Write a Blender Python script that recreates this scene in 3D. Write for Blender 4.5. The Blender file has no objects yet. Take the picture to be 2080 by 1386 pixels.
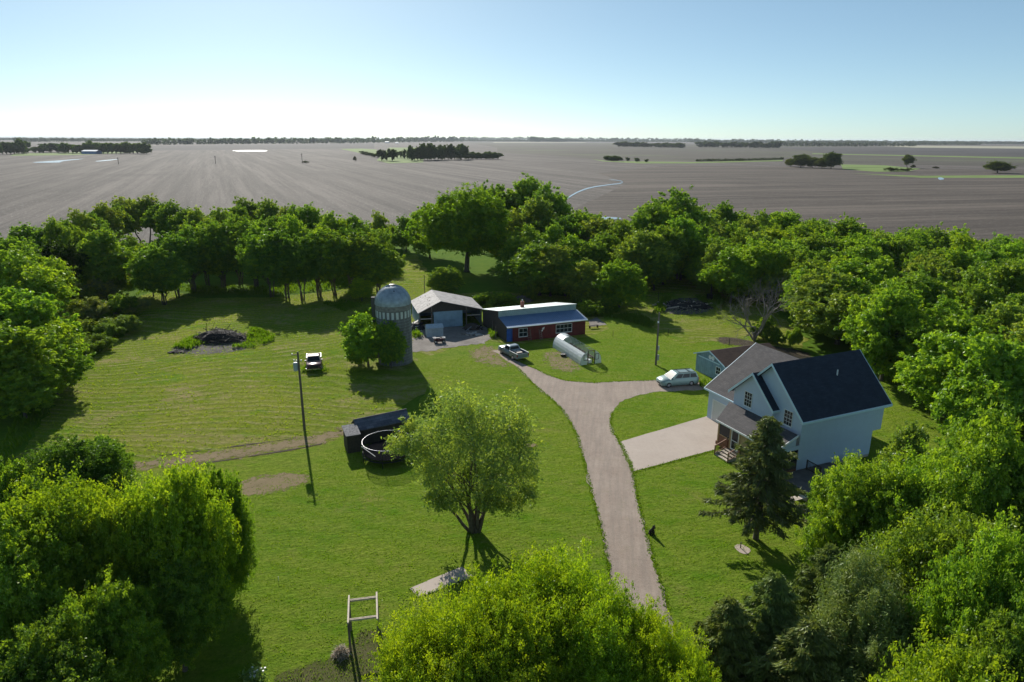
import bpy, bmesh, math, random
import numpy as np
from mathutils import Vector, Matrix
from mathutils.geometry import tessellate_polygon
PI = math.pi
R = math.radians
random.seed(7)
C = bpy.context.scene.collection
SC = bpy.context.scene

# ------------------------------------------------------------------ camera
CAMH = 30.0; PITCH = R(16.5); ROLL = R(0.25); FPX = 1386.7
cam = bpy.data.cameras.new('camera'); cam.sensor_width = 36; cam.lens = 24
cam.clip_start = 0.5; cam.clip_end = 60000
co = bpy.data.objects.new('camera', cam); C.objects.link(co)
co.location = (0, 0, CAMH)
co.matrix_world = Matrix.Translation((0, 0, CAMH)) @ Matrix.Rotation(PI/2 - PITCH, 4, 'X') @ Matrix.Rotation(ROLL, 4, 'Z')
SC.camera = co
# ------------------------------------------------------------------ light
SUN_EL = R(27.3); SUN_AZ = R(-19.3)          # azimuth from +Y, negative towards -X
w = bpy.data.worlds.new('World'); SC.world = w; w.use_nodes = True
nt = w.node_tree; nt.nodes.clear()
wo = nt.nodes.new('ShaderNodeOutputWorld'); bg = nt.nodes.new('ShaderNodeBackground')
sk = nt.nodes.new('ShaderNodeTexSky'); sk.sky_type = 'NISHITA'; sk.sun_disc = False
sk.sun_elevation = SUN_EL; sk.sun_rotation = SUN_AZ
sk.altitude = 300; sk.air_density = 0.6; sk.dust_density = 0.35; sk.ozone_density = 3.0
bg.inputs['Strength'].default_value = 0.122
hs = nt.nodes.new('ShaderNodeMixRGB'); hs.blend_type = 'MULTIPLY'; hs.inputs['Fac'].default_value = 1; hs.inputs['Color2'].default_value = (1.03, 1.19, 1.13, 1)
gm = nt.nodes.new('ShaderNodeGamma'); gm.inputs[1].default_value = .72
nt.links.new(sk.outputs[0], gm.inputs[0]); nt.links.new(gm.outputs[0], hs.inputs['Color1']); nt.links.new(hs.outputs[0], bg.inputs[0]); nt.links.new(bg.outputs[0], wo.inputs[0])
sl = bpy.data.lights.new('sun', 'SUN'); sl.energy = 5.0; sl.angle = R(0.5); sl.color = (1.0, 0.95, 0.86)
so = bpy.data.objects.new('sun', sl); C.objects.link(so)
sdir = Vector((math.sin(SUN_AZ)*math.cos(SUN_EL), math.cos(SUN_AZ)*math.cos(SUN_EL), math.sin(SUN_EL)))
so.rotation_euler = sdir.to_track_quat('Z', 'Y').to_euler(); so.location = (0, 0, 80)
SC.view_settings.view_transform = 'Standard'; SC.view_settings.look = 'None'
SC.view_settings.exposure = 0.4; SC.view_settings.gamma = 1.0
SC.cycles.use_denoising = True
SC.cycles.max_bounces = 6; SC.cycles.diffuse_bounces = 3; SC.cycles.transmission_bounces = 4
SC.cycles.transparent_max_bounces = 12; SC.cycles.glossy_bounces = 2; SC.cycles.volume_bounces = 0

# ------------------------------------------------------------------ pixel -> place
def ray(px, py):
    u = (px-1040)/FPX; v = (py-693)/FPX
    c, s = math.cos(ROLL), math.sin(ROLL)
    u, v = u*c+v*s, -u*s+v*c
    return u, math.cos(PITCH)-v*math.sin(PITCH), -(math.sin(PITCH)+v*math.cos(PITCH))
def G(px, py, z=0.0):
    """the point of height z that the photograph shows at px,py"""
    r = ray(px, py); t = (z-CAMH)/min(r[2], -1e-4)
    return Vector((t*r[0], t*r[1], z))
def top_height(base, px, py):
    r = ray(px, py); return CAMH + base[1]/r[1]*r[2]
def mpp(p):
    return (p[1]*math.cos(PITCH) - (p[2]-CAMH)*math.sin(PITCH))/FPX

# ------------------------------------------------------------------ materials
def new_mat(name):
    m = bpy.data.materials.new(name); m.use_nodes = True
    n = m.node_tree; b = n.nodes['Principled BSDF']; return m, n, b
def rgb(c): return (c[0], c[1], c[2], 1)
def plain(name, col, rough=0.7, metal=0.0, noise=0.12, scale=3.0, bump=0.0, bscale=20, stretch=(1, 1, 1)):
    m, n, b = new_mat(name)
    tc = n.nodes.new('ShaderNodeTexCoord'); mp = n.nodes.new('ShaderNodeMapping'); mp.inputs['Scale'].default_value = stretch
    n.links.new(tc.outputs['Object'], mp.inputs['Vector'])
    ns = n.nodes.new('ShaderNodeTexNoise'); ns.inputs['Scale'].default_value = scale; ns.inputs['Detail'].default_value = 6
    n.links.new(mp.outputs[0], ns.inputs['Vector'])
    mx = n.nodes.new('ShaderNodeMixRGB')
    rp = n.nodes.new('ShaderNodeMapRange'); rp.inputs['From Min'].default_value = .3; rp.inputs['From Max'].default_value = .7
    n.links.new(ns.outputs[0], rp.inputs[0]); n.links.new(rp.outputs[0], mx.inputs['Fac'])
    mx.inputs['Color1'].default_value = rgb([c*(1-noise) for c in col]); mx.inputs['Color2'].default_value = rgb([min(1, c*(1+noise)) for c in col])
    n.links.new(mx.outputs[0], b.inputs['Base Color'])
    b.inputs['Roughness'].default_value = rough; b.inputs['Metallic'].default_value = metal
    if bump:
        n2 = n.nodes.new('ShaderNodeTexNoise'); n2.inputs['Scale'].default_value = bscale; n2.inputs['Detail'].default_value = 4
        n.links.new(mp.outputs[0], n2.inputs['Vector'])
        bm_ = n.nodes.new('ShaderNodeBump'); bm_.inputs['Strength'].default_value = bump; bm_.inputs['Distance'].default_value = .05
        n.links.new(n2.outputs[0], bm_.inputs['Height']); n.links.new(bm_.outputs[0], b.inputs['Normal'])
    return m
def ribbed(name, col, axis='X', period=0.25, rough=.5, metal=0.0, noise=.1, depth=.03, profile='SIN', strength=1.0):
    """metal sheet, lap siding, boards: bump (and slight tone) bands along one object axis"""
    m = plain(name, col, rough, metal, noise, 1.5)
    n = m.node_tree; b = n.nodes['Principled BSDF']
    tc = n.nodes.new('ShaderNodeTexCoord')
    wv = n.nodes.new('ShaderNodeTexWave'); wv.bands_direction = axis; wv.wave_profile = profile
    wv.inputs['Scale'].default_value = 1.0/period*PI/10 if False else (2*PI/period)/20.0
    n.links.new(tc.outputs['Object'], wv.inputs['Vector'])
    bp = n.nodes.new('ShaderNodeBump'); bp.inputs['Distance'].default_value = depth; bp.inputs['Strength'].default_value = strength
    n.links.new(wv.outputs['Fac'], bp.inputs['Height']); n.links.new(bp.outputs[0], b.inputs['Normal'])
    return m
def shingle(name, col, col2, sc=1.0):
    m, n, b = new_mat(name)
    tc = n.nodes.new('ShaderNodeTexCoord')
    br = n.nodes.new('ShaderNodeTexBrick'); br.inputs['Scale'].default_value = 1.0
    br.inputs['Brick Width'].default_value = .5*sc; br.inputs['Row Height'].default_value = .19*sc; br.inputs['Mortar Size'].default_value = .012
    br.inputs['Color1'].default_value = rgb(col); br.inputs['Color2'].default_value = rgb(col2); br.inputs['Mortar'].default_value = rgb([c*.6 for c in col])
    n.links.new(tc.outputs['UV'], br.inputs['Vector'])
    ns = n.nodes.new('ShaderNodeTexNoise'); ns.inputs['Scale'].default_value = 1.2; ns.inputs['Detail'].default_value = 8
    n.links.new(tc.outputs['Object'], ns.inputs['Vector'])
    mx = n.nodes.new('ShaderNodeMixRGB'); mx.blend_type = 'MULTIPLY'; mx.inputs['Fac'].default_value = .55
    rp = n.nodes.new('ShaderNodeMapRange'); rp.inputs['From Min'].default_value = .25; rp.inputs['From Max'].default_value = .7; rp.inputs['To Min'].default_value = .55; rp.inputs['To Max'].default_value = 1.15
    n.links.new(ns.outputs[0], rp.inputs[0]); n.links.new(br.outputs['Color'], mx.inputs['Color1']); n.links.new(rp.outputs[0], mx.inputs['Color2'])
    n.links.new(mx.outputs[0], b.inputs['Base Color']); b.inputs['Roughness'].default_value = .85
    b.inputs['Specular IOR Level'].default_value = .25
    bp = n.nodes.new('ShaderNodeBump'); bp.inputs['Distance'].default_value = .02; bp.inputs['Strength'].default_value = .5
    n.links.new(br.outputs['Fac'], bp.inputs['Height']); bp.invert = True; n.links.new(bp.outputs[0], b.inputs['Normal'])
    return m
def glass(name, col=(.012, .018, .024), rough=.14):
    m, n, b = new_mat(name); b.inputs['Base Color'].default_value = rgb(col); b.inputs['Roughness'].default_value = rough
    b.inputs['Specular IOR Level'].default_value = .28
    return m

def leaf_mat(name, hue_young, trans=0.5):
    """leaf colour comes from the object's colour; 'tint' marks young yellow-green sprays"""
    m, n, b = new_mat(name); n.nodes.remove(b)
    out = n.nodes['Material Output']
    oi = n.nodes.new('ShaderNodeObjectInfo')
    at = n.nodes.new('ShaderNodeAttribute'); at.attribute_name = 'tint'
    my = n.nodes.new('ShaderNodeMixRGB'); my.blend_type = 'MULTIPLY'; my.inputs['Fac'].default_value = 1
    n.links.new(oi.outputs['Color'], my.inputs['Color1']); my.inputs['Color2'].default_value = rgb(hue_young)
    mx = n.nodes.new('ShaderNodeMixRGB'); n.links.new(at.outputs['Fac'], mx.inputs['Fac'])
    n.links.new(oi.outputs['Color'], mx.inputs['Color1']); n.links.new(my.outputs[0], mx.inputs['Color2'])
    d = n.nodes.new('ShaderNodeBsdfDiffuse'); t = n.nodes.new('ShaderNodeBsdfTranslucent')
    tm = n.nodes.new('ShaderNodeMixRGB'); tm.blend_type = 'MULTIPLY'; tm.inputs['Fac'].default_value = 1
    tm.inputs['Color2'].default_value = (1.22, 1.25, .45, 1)
    n.links.new(mx.outputs[0], d.inputs[0]); n.links.new(mx.outputs[0], tm.inputs['Color1']); n.links.new(tm.outputs[0], t.inputs[0])
    a = n.nodes.new('ShaderNodeMixShader'); a.inputs[0].default_value = trans
    n.links.new(d.outputs[0], a.inputs[1]); n.links.new(t.outputs[0], a.inputs[2])
    g = n.nodes.new('ShaderNodeBsdfGlossy'); g.inputs['Roughness'].default_value = .38; g.inputs[0].default_value = (.9, .95, .9, 1)
    a2 = n.nodes.new('ShaderNodeMixShader'); a2.inputs[0].default_value = .012
    n.links.new(a.outputs[0], a2.inputs[1]); n.links.new(g.outputs[0], a2.inputs[2]); n.links.new(a2.outputs[0], out.inputs[0])
    return m

class NT:
    """tiny helper for longer node trees working on world position"""
    def __init__(s, mat): s.n = mat.node_tree; s.L = s.n.links
    def pos(s, scale=(1, 1, 1), rz=0.0, off=(0, 0, 0)):
        g = s.n.nodes.new('ShaderNodeNewGeometry'); m = s.n.nodes.new('ShaderNodeMapping'); m.vector_type = 'POINT'
        m2 = s.n.nodes.new('ShaderNodeMapping'); m2.inputs['Rotation'].default_value = (0, 0, rz)
        m.inputs['Scale'].default_value = scale; m.inputs['Location'].default_value = off
        s.L.new(g.outputs['Position'], m2.inputs[0]); s.L.new(m2.outputs[0], m.inputs[0]); return m.outputs[0]
    def noise(s, v, scale=1.0, detail=4, rough=.55, dist=0.0):
        t = s.n.nodes.new('ShaderNodeTexNoise'); t.inputs['Scale'].default_value = scale; t.inputs['Detail'].default_value = detail
        t.inputs['Roughness'].default_value = rough; t.inputs['Distortion'].default_value = dist
        s.L.new(v, t.inputs['Vector']); return t.outputs[0]
    def wave(s, v, scale, axis='X', dist=0, dscale=1.0, profile='SIN'):
        t = s.n.nodes.new('ShaderNodeTexWave'); t.bands_direction = axis; t.wave_profile = profile
        t.inputs['Scale'].default_value = scale; t.inputs['Distortion'].default_value = dist; t.inputs['Detail Scale'].default_value = dscale; t.inputs['Detail'].default_value = 3
        s.L.new(v, t.inputs['Vector']); return t.outputs['Fac']
    def rng(s, v, a, b, c=0.0, d=1.0):
        t = s.n.nodes.new('ShaderNodeMapRange'); t.inputs[1].default_value = a; t.inputs[2].default_value = b; t.inputs[3].default_value = c; t.inputs[4].default_value = d
        s.L.new(v, t.inputs[0]); return t.outputs[0]
    def mix(s, f, a, b, mode='MIX'):
        t = s.n.nodes.new('ShaderNodeMixRGB'); t.blend_type = mode
        for k, x in (('Fac', f), ('Color1', a), ('Color2', b)):
            if isinstance(x, (int, float)): t.inputs[k].default_value = x
            elif isinstance(x, tuple): t.inputs[k].default_value = rgb(x)
            else: s.L.new(x, t.inputs[k])
        return t.outputs[0]
    def math(s, op, a, b):
        t = s.n.nodes.new('ShaderNodeMath'); t.operation = op
        for i, x in enumerate((a, b)):
            if isinstance(x, (int, float)): t.inputs[i].default_value = x
            else: s.L.new(x, t.inputs[i])
        return t.outputs[0]
    def bump(s, h, dist, strength, prev=None):
        t = s.n.nodes.new('ShaderNodeBump'); t.inputs['Distance'].default_value = dist; t.inputs['Strength'].default_value = strength
        s.L.new(h, t.inputs['Height'])
        if prev is not None: s.L.new(prev, t.inputs['Normal'])
        return t.outputs[0]
def ground_mat(name, build, rough=.95, spec=.15):
    m, n, b = new_mat(name); s = NT(m); col, nor = build(s)
    n.links.new(col, b.inputs['Base Color'])
    if nor is not None: n.links.new(nor, b.inputs['Normal'])
    b.inputs['Roughness'].default_value = rough; b.inputs['Specular IOR Level'].default_value = spec
    return m

def lawn_nodes(s):
    big = s.rng(s.noise(s.pos((1, 1, 1), 0, (2, 8, 0)), .038, 5, .62), .40, .60)
    mid = s.rng(s.noise(s.pos((1, 1, 1), R(20)), .40, 6, .72), .38, .62)
    fine = s.rng(s.noise(s.pos((1, 1, 1)), 2.4, 6, .88), .38, .64)
    mow = s.rng(s.wave(s.pos((1, 1, 1), R(14)), .135, 'Y', 2.2, .25), .2, .8)
    strk = s.rng(s.noise(s.pos((.25, 1.8, 1), R(-14)), 1.0, 5, .75), .42, .62)
    c = s.mix(big, (.112, .250, .010), (.225, .300, .027))
    patch = s.rng(s.noise(s.pos((1, 1.5, 1), 0, (40, 12, 0)), .11, 7, .78), .50, .62)
    c = s.mix(s.math('MULTIPLY', patch, .55), c, (.085, .215, .008))
    c = s.mix(s.math('MULTIPLY', mid, .60), c, (.275, .325, .045))
    c = s.mix(s.math('MULTIPLY', mow, .30), c, (.255, .300, .050))
    c = s.mix(s.math('MULTIPLY', strk, .35), c, (.255, .280, .050))
    c = s.mix(s.math('MULTIPLY', s.math('SUBTRACT', 1.0, fine), .65), c, (.050, .105, .006))
    dry = s.rng(s.noise(s.pos((.8, 1.3, 1), R(35), (7, 3, 0)), .17, 6, .78), .57, .70)
    c = s.mix(s.math('MULTIPLY', dry, .5), c, (.27, .23, .08))
    n = s.bump(s.noise(s.pos(), 5.0, 5, .8), .14, 1.0)
    n = s.bump(s.noise(s.pos((1, 2.6, 1), R(-15)), .8, 5, .7), .22, .7, n)
    return c, n
def hay_nodes(rz, yellow):
    def f(s):
        # warped ground coordinates so that the swaths bend round the meadow
        base = s.pos((1, 1, 1), rz)
        wn = s.n.nodes.new('ShaderNodeTexNoise'); wn.inputs['Scale'].default_value = .022; wn.inputs['Detail'].default_value = 1; s.L.new(base, wn.inputs['Vector'])
        vm = s.n.nodes.new('ShaderNodeVectorMath'); vm.operation = 'MULTIPLY_ADD'; s.L.new(wn.outputs['Color'], vm.inputs[0]); vm.inputs[1].default_value = (38, 38, 0); s.L.new(base, vm.inputs[2]); v = vm.outputs[0]
        sw = s.rng(s.wave(v, .20, 'Y', 4.5, .8), .60, .95)
        cut = s.rng(s.wave(v, .27, 'Y', 4.0, .7), .80, 1.0)
        brk = s.rng(s.noise(s.pos((1, 1, 1), 0, (11, 2, 0)), .30, 6, .8), .40, .60); brk2 = s.rng(s.noise(s.pos((1, 1, 1), 0, (1, 22, 0)), .9, 6, .85), .42, .60)
        big = s.rng(s.noise(s.pos(), .05, 5, .6), .40, .60)
        fine = s.rng(s.noise(s.pos(), 1.7, 6, .88), .38, .64)
        c = s.mix(big, (.205, .300, .022), (.340, .365, .055))
        c = s.mix(s.math('MULTIPLY', s.math('MULTIPLY', sw, brk), yellow), c, (.50, .44, .20))
        c = s.mix(s.math('MULTIPLY', s.math('MULTIPLY', cut, brk2), .45), c, (.045, .080, .010))
        c = s.mix(s.math('MULTIPLY', s.math('SUBTRACT', 1.0, fine), .6), c, (.060, .100, .010))
        dry = s.rng(s.noise(s.pos((1, 1.6, 1), 0, (3, 9, 0)), .10, 7, .8), .53, .64)
        c = s.mix(s.math('MULTIPLY', dry, .65), c, (.40, .31, .16))
        lush = s.rng(s.noise(s.pos((1, 1.4, 1), 0, (31, 19, 0)), .09, 7, .8), .54, .64)
        c = s.mix(s.math('MULTIPLY', lush, .75), c, (.115, .260, .010))
        n = s.bump(s.noise(s.pos((.6, 1.8, 1), rz), 2.2, 6, .85), .35, 1.0)
        n = s.bump(s.wave(v, .20, 'Y', 4.5, .8), .30, .22, n)
        return c, n
    return f
def field_nodes(c1, c2, rz, speck=.6, long=.06, green=0.0):
    def f(s):
        big = s.rng(s.noise(s.pos(), .010, 6, .65), .38, .62)
        rows = s.rng(s.noise(s.pos((1.0, long, 1), rz), .50, 6, .8), .36, .64)
        rows2 = s.rng(s.noise(s.pos((1.0, long*.35, 1), rz), .16, 4, .7), .40, .60)
        broad = s.rng(s.noise(s.pos((1.0, long*.5, 1), rz), .045, 3, .6), .40, .60)
        c = s.mix(big, c1, c2)
        c = s.mix(s.math('MULTIPLY', rows, .45), c, tuple(min(1, x*2.1) for x in c2))
        c = s.mix(s.math('MULTIPLY', rows2, .60), c, tuple(min(1, x*2.3) for x in c2))
        c = s.mix(s.math('MULTIPLY', broad, .45), c, tuple(x*.50 for x in c1))
        wet = s.rng(s.noise(s.pos((1, 1, 1), 0, (50, 20, 0)), .006, 5, .7), .55, .66)
        c = s.mix(s.math('MULTIPLY', wet, .35), c, tuple(x*.5 for x in c1))
        if green:
            g = s.rng(s.noise(s.pos((1, 1, 1), 0, (5, 5, 0)), .004, 4, .6), .5, .68)
            c = s.mix(s.math('MULTIPLY', g, green), c, (.11, .15, .05))
        sp = s.rng(s.noise(s.pos((1, .30, 1), rz), 1.1, 4, .9), .56, .70)
        c = s.mix(s.math('MULTIPLY', sp, speck), c, (.42, .385, .34))
        n = s.bump(s.noise(s.pos((1, .3, 1), rz), 1.2, 5, .85), .30, .9)
        return c, n
    return f
def dirt_nodes(c1, c2, c3, sc=1.0, bump=.5):
    def f(s):
        a = s.rng(s.noise(s.pos(), .35*sc, 6, .65), .35, .65)
        b = s.rng(s.noise(s.pos((1, 1, 1), 0, (4, 4, 0)), 2.2*sc, 6, .8), .35, .68)
        c = s.mix(a, c1, c2); c = s.mix(s.math('MULTIPLY', b, .45), c, c3)
        d = s.rng(s.noise(s.pos((1, 1, 1), 0, (9, 1, 0)), 7*sc, 3, .8), .55, .75)
        c = s.mix(s.math('MULTIPLY', d, .35), c, tuple(x*.5 for x in c1))
        n = s.bump(s.noise(s.pos(), 9*sc, 5, .8), .06, bump)
        return c, n
    return f
M = {}
M['lawn'] = ground_mat('lawn_grass', lawn_nodes, .95, .02)
M['hay'] = ground_mat('mown_hay', hay_nodes(R(-4), .75), .95, .02)
M['hay2'] = ground_mat('mown_hay_back', hay_nodes(R(25), .85), .95, .02)
M['field'] = ground_mat('corn_stubble', field_nodes((.060, .052, .046), (.086, .074, .065), R(-22.8), .75))
M['field_r'] = ground_mat('tilled_field', field_nodes((.056, .046, .039), (.078, .064, .053), R(75), .38, .10))
M['field_far'] = ground_mat('far_tilled_field', field_nodes((.038, .034, .035), (.055, .050, .048), R(80), .2, .10, .0))
M['field_mid'] = ground_mat('mid_tilled_field', field_nodes((.044, .040, .032), (.068, .060, .048), R(80), .3, .12, .45))
M['field_pale'] = ground_mat('pale_stubble_field', field_nodes((.22, .21, .15), (.30, .28, .20), R(80), .3, .12))
M['field_green'] = ground_mat('young_crop', field_nodes((.09, .14, .035), (.13, .18, .05), R(80), .1, .12))
M['gravel'] = ground_mat('driveway_gravel', dirt_nodes((.30, .245, .205), (.36, .30, .255), (.43, .37, .32), .8, .5), .9, .2)
def gravel_nodes(s):
    a = s.rng(s.noise(s.pos(), .22, 6, .7), .36, .64); b = s.rng(s.noise(s.pos((1, 1, 1), 0, (4, 4, 0)), 2.0, 7, .85), .36, .66)
    st = s.rng(s.noise(s.pos((2.2, .16, 1), R(8)), .9, 4, .7), .42, .60)
    c = s.mix(a, (.270, .205, .165), (.365, .292, .240)); c = s.mix(s.math('MULTIPLY', b, .5), c, (.44, .365, .305))
    c = s.mix(s.math('MULTIPLY', st, .40), c, (.215, .180, .155))
    d = s.rng(s.noise(s.pos((1, 1, 1), 0, (9, 1, 0)), 6, 3, .85), .54, .72); c = s.mix(s.math('MULTIPLY', d, .45), c, (.13, .11, .09))
    dirty = s.rng(s.noise(s.pos((1, 1, 1), 0, (14, 3, 0)), .5, 6, .8), .58, .70); c = s.mix(s.math('MULTIPLY', dirty, .35), c, (.22, .21, .10))
    return c, s.bump(s.noise(s.pos(), 9, 5, .85), .07, .7)
M['gravel'] = ground_mat('driveway_gravel', gravel_nodes, .9, .2)
M['dirt'] = ground_mat('bare_dirt', dirt_nodes((.27, .20, .13), (.34, .25, .165), (.22, .19, .08), 1.0, .8))
M['darkdirt'] = ground_mat('dark_soil', dirt_nodes((.045, .036, .028), (.075, .058, .042), (.14, .11, .08), 1.2, 1.0))
M['ash'] = ground_mat('ash', dirt_nodes((.12, .11, .10), (.22, .20, .18), (.04, .035, .03), 1.5, .8))
M['yard'] = ground_mat('old_concrete_yard', dirt_nodes((.19, .17, .155), (.31, .28, .255), (.11, .09, .065), .9, .5))
M['verge'] = ground_mat('rank_grass_floor', dirt_nodes((.080, .165, .012), (.125, .205, .018), (.04, .08, .008), 1.0, 1.0), .95, .02)
def conc(s):
    a = s.rng(s.noise(s.pos(), .25, 6, .65), .3, .7); b = s.rng(s.noise(s.pos(), 3, 6, .8), .3, .7)
    c = s.mix(a, (.42, .345, .29), (.50, .42, .355)); c = s.mix(s.math('MULTIPLY', b, .4), c, (.33, .28, .24)); e = s.rng(s.noise(s.pos((1, 1, 1), 0, (6, 6, 0)), .7, 7, .8), .56, .70); c = s.mix(s.math('MULTIPLY', e, .35), c, (.25, .21, .17))
    return c, s.bump(s.noise(s.pos(), 18, 4, .7), .02, .3)
M['concrete'] = ground_mat('concrete', conc, .85, .3)
m, n, b = new_mat('pond_water'); b.inputs['Base Color'].default_value = (.22, .25, .28, 1); b.inputs['Roughness'].default_value = .22; b.inputs['Specular IOR Level'].default_value = 1.0; b.inputs['IOR'].default_value = 1.6; M['water'] = m
M['bark'] = plain('bark', (.12, .098, .078), .95, noise=.4, scale=4, bump=.8, bscale=9)
M['bark_pale'] = plain('bark_pale', (.20, .17, .14), .95, noise=.35, scale=4, bump=.8, bscale=9)
M['deadwood'] = plain('dead_twigs', (.20, .175, .155), .95, noise=.3)
M['char'] = plain('charred_wood', (.016, .013, .012), .9, noise=.5)
M['leaf'] = leaf_mat('leaves', (2.0, 1.58, .85), .48)
M['leaf_far'] = leaf_mat('leaves_far', (1.5, 1.3, 1.0), .5)
M['needle'] = leaf_mat('needles', (1.6, 1.35, 1.1), .25)
M['grassleaf'] = leaf_mat('grass_blades', (1.6, 1.25, .9), .5)
M['siding'] = ribbed('blue_lap_siding', (.50, .60, .74), 'Z', .13, .6, 0, .03, .012, 'SAW', .5)
M['trim'] = plain('pale_blue_trim', (.58, .74, .82), .5, noise=.03)
M['white'] = plain('white_paint', (.78, .79, .78), .5, noise=.05)
M['roof_dark'] = shingle('charcoal_shingles', (.036, .046, .066), (.026, .034, .05))
M['roof_grey'] = shingle('grey_shingles', (.105, .096, .096), (.078, .074, .077))
M['roof_brown'] = shingle('brown_shingles', (.085, .05, .036), (.06, .035, .027))
M['shake'] = shingle('slate_blue_shingles', (.095, .098, .125), (.17, .175, .21), 1.6)
M['garage_door'] = ribbed('garage_door_panels', (.62, .62, .60), 'Z', .52, .5, 0, .02, .015, 'SIN', .5)
M['wood_red'] = plain('stained_wood', (.20, .085, .045), .7, noise=.3, scale=5, stretch=(1, 1, .2))
M['wood_tan'] = plain('tan_wood', (.42, .29, .15), .7, noise=.2, scale=5)
M['wood_pale'] = plain('weathered_pale_wood', (.55, .47, .38), .8, noise=.2, scale=6)
M['wood_grey'] = plain('weathered_grey_wood', (.17, .145, .12), .9, noise=.35, scale=4, stretch=(1, 1, .2))
M['wood_dark'] = plain('dark_wood', (.055, .042, .034), .85, noise=.3, scale=4)
M['deckwood'] = ribbed('deck_boards', (.12, .105, .095), 'X', .15, .8, 0, .25, .01, 'SAW', .6)
M['redbarn'] = ribbed('red_barn_boards', (.17, .022, .018), 'Y', .3, .7, 0, .3, .03, 'SAW', .8)
M['blue_sheet'] = plain('blue_door_paint', (.02, .10, .42), .6, noise=.2)
M['roof_blue'] = ribbed('blue_metal_roof', (.10, .19, .40), 'Y', .3, .38, .2, .08, .03)
M['roof_silver'] = ribbed('silver_metal_roof', (.50, .58, .58), 'Y', .3, .4, .3, .08, .03)
M['clerestory'] = ribbed('pale_ribbed_metal', (.42, .52, .50), 'Y', .3, .45, .1, .08, .05)
M['barn_roof'] = ribbed('weathered_tin_roof', (.24, .23, .23), 'Y', .35, .75, .1, .35, .03)
M['blue_metal'] = ribbed('pale_blue_metal', (.26, .38, .48), 'Y', .45, .5, .1, .12, .05)
M['shedblue'] = ribbed('blue_grey_siding', (.22, .32, .40), 'Y', .4, .6, 0, .15, .03)
M['plastic_shed'] = plain('pale_plastic', (.34, .42, .48), .6, noise=.12)
M['silo'] = None
M['galv'] = plain('galvanised', (.36, .41, .44), .5, .6, noise=.2, scale=2)
M['steel'] = plain('grey_steel', (.33, .35, .37), .45, .6, noise=.1)
M['black'] = plain('black_plastic', (.012, .012, .013), .5, noise=.1)
M['fur'] = plain('black_fur', (.012, .011, .010), .8, noise=.3, bump=.4, bscale=60)
M['rubber'] = plain('tyre_rubber', (.02, .02, .021), .85)
M['chrome'] = plain('chrome', (.6, .6, .62), .2, .9, noise=.02)
M['glass'] = glass('dark_glass')
M['van_paint'] = plain('pale_green_car_paint', (.22, .31, .31), .42, .2, noise=.03)
M['red_paint'] = plain('maroon_car_paint', (.075, .014, .02), .35, .1, noise=.15)
M['tan_paint'] = plain('faded_beige_paint', (.50, .40, .33), .35, .1, noise=.12)
M['grey_paint'] = plain('silver_blue_truck_paint', (.20, .25, .29), .35, .4, noise=.08)
M['lamp'] = glass('headlight_glass', (.6, .62, .62), .1)
M['tail'] = glass('tail_light', (.35, .01, .01), .2)
M['pole'] = plain('pole_wood', (.13, .11, .09), .9, noise=.35, scale=3, stretch=(3, 3, .3))
M['transformer'] = plain('transformer_grey', (.36, .42, .45), .5, noise=.08)
M['brick'] = plain('red_brick', (.28, .10, .07), .8, noise=.3, scale=12)
m, n, b = new_mat('clear_sheeting'); b.inputs['Base Color'].default_value = (.82, .86, .86, 1); b.inputs['Roughness'].default_value = .3; b.inputs['Alpha'].default_value = .72; M['film'] = m
m, n, b = new_mat('safety_net'); b.inputs['Base Color'].default_value = (.012, .012, .012, 1); b.inputs['Alpha'].default_value = .34; b.inputs['Roughness'].default_value = .9; M['net'] = m
M['mat'] = plain('trampoline_mat', (.012, .012, .014), 1.0); M['mat'].node_tree.nodes['Principled BSDF'].inputs['Specular IOR Level'].default_value = 0
def silo_mat():
    m, n, b = new_mat('silo_staves')
    tc = n.nodes.new('ShaderNodeTexCoord'); br = n.nodes.new('ShaderNodeTexBrick')
    br.inputs['Scale'].default_value = 1; br.inputs['Brick Width'].default_value = .30; br.inputs['Row Height'].default_value = .76; br.inputs['Mortar Size'].default_value = .012
    br.inputs['Color1'].default_value = (.20, .20, .195, 1); br.inputs['Color2'].default_value = (.29, .285, .27, 1); br.inputs['Mortar'].default_value = (.11, .105, .10, 1)
    n.links.new(tc.outputs['UV'], br.inputs['Vector'])
    ns = n.nodes.new('ShaderNodeTexNoise'); ns.inputs['Scale'].default_value = .8; ns.inputs['Detail'].default_value = 8
    n.links.new(tc.outputs['Object'], ns.inputs['Vector'])
    mx = n.nodes.new('ShaderNodeMixRGB'); mx.blend_type = 'MULTIPLY'; mx.inputs['Fac'].default_value = .5
    n.links.new(br.outputs['Color'], mx.inputs['Color1']); n.links.new(ns.outputs[0], mx.inputs['Color2']); n.links.new(mx.outputs[0], b.inputs['Base Color'])
    bp = n.nodes.new('ShaderNodeBump'); bp.inputs['Distance'].default_value = .03; bp.invert = True; n.links.new(br.outputs['Fac'], bp.inputs['Height']); n.links.new(bp.outputs[0], b.inputs['Normal'])
    b.inputs['Roughness'].default_value = .85; return m
M['silo'] = silo_mat()

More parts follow.
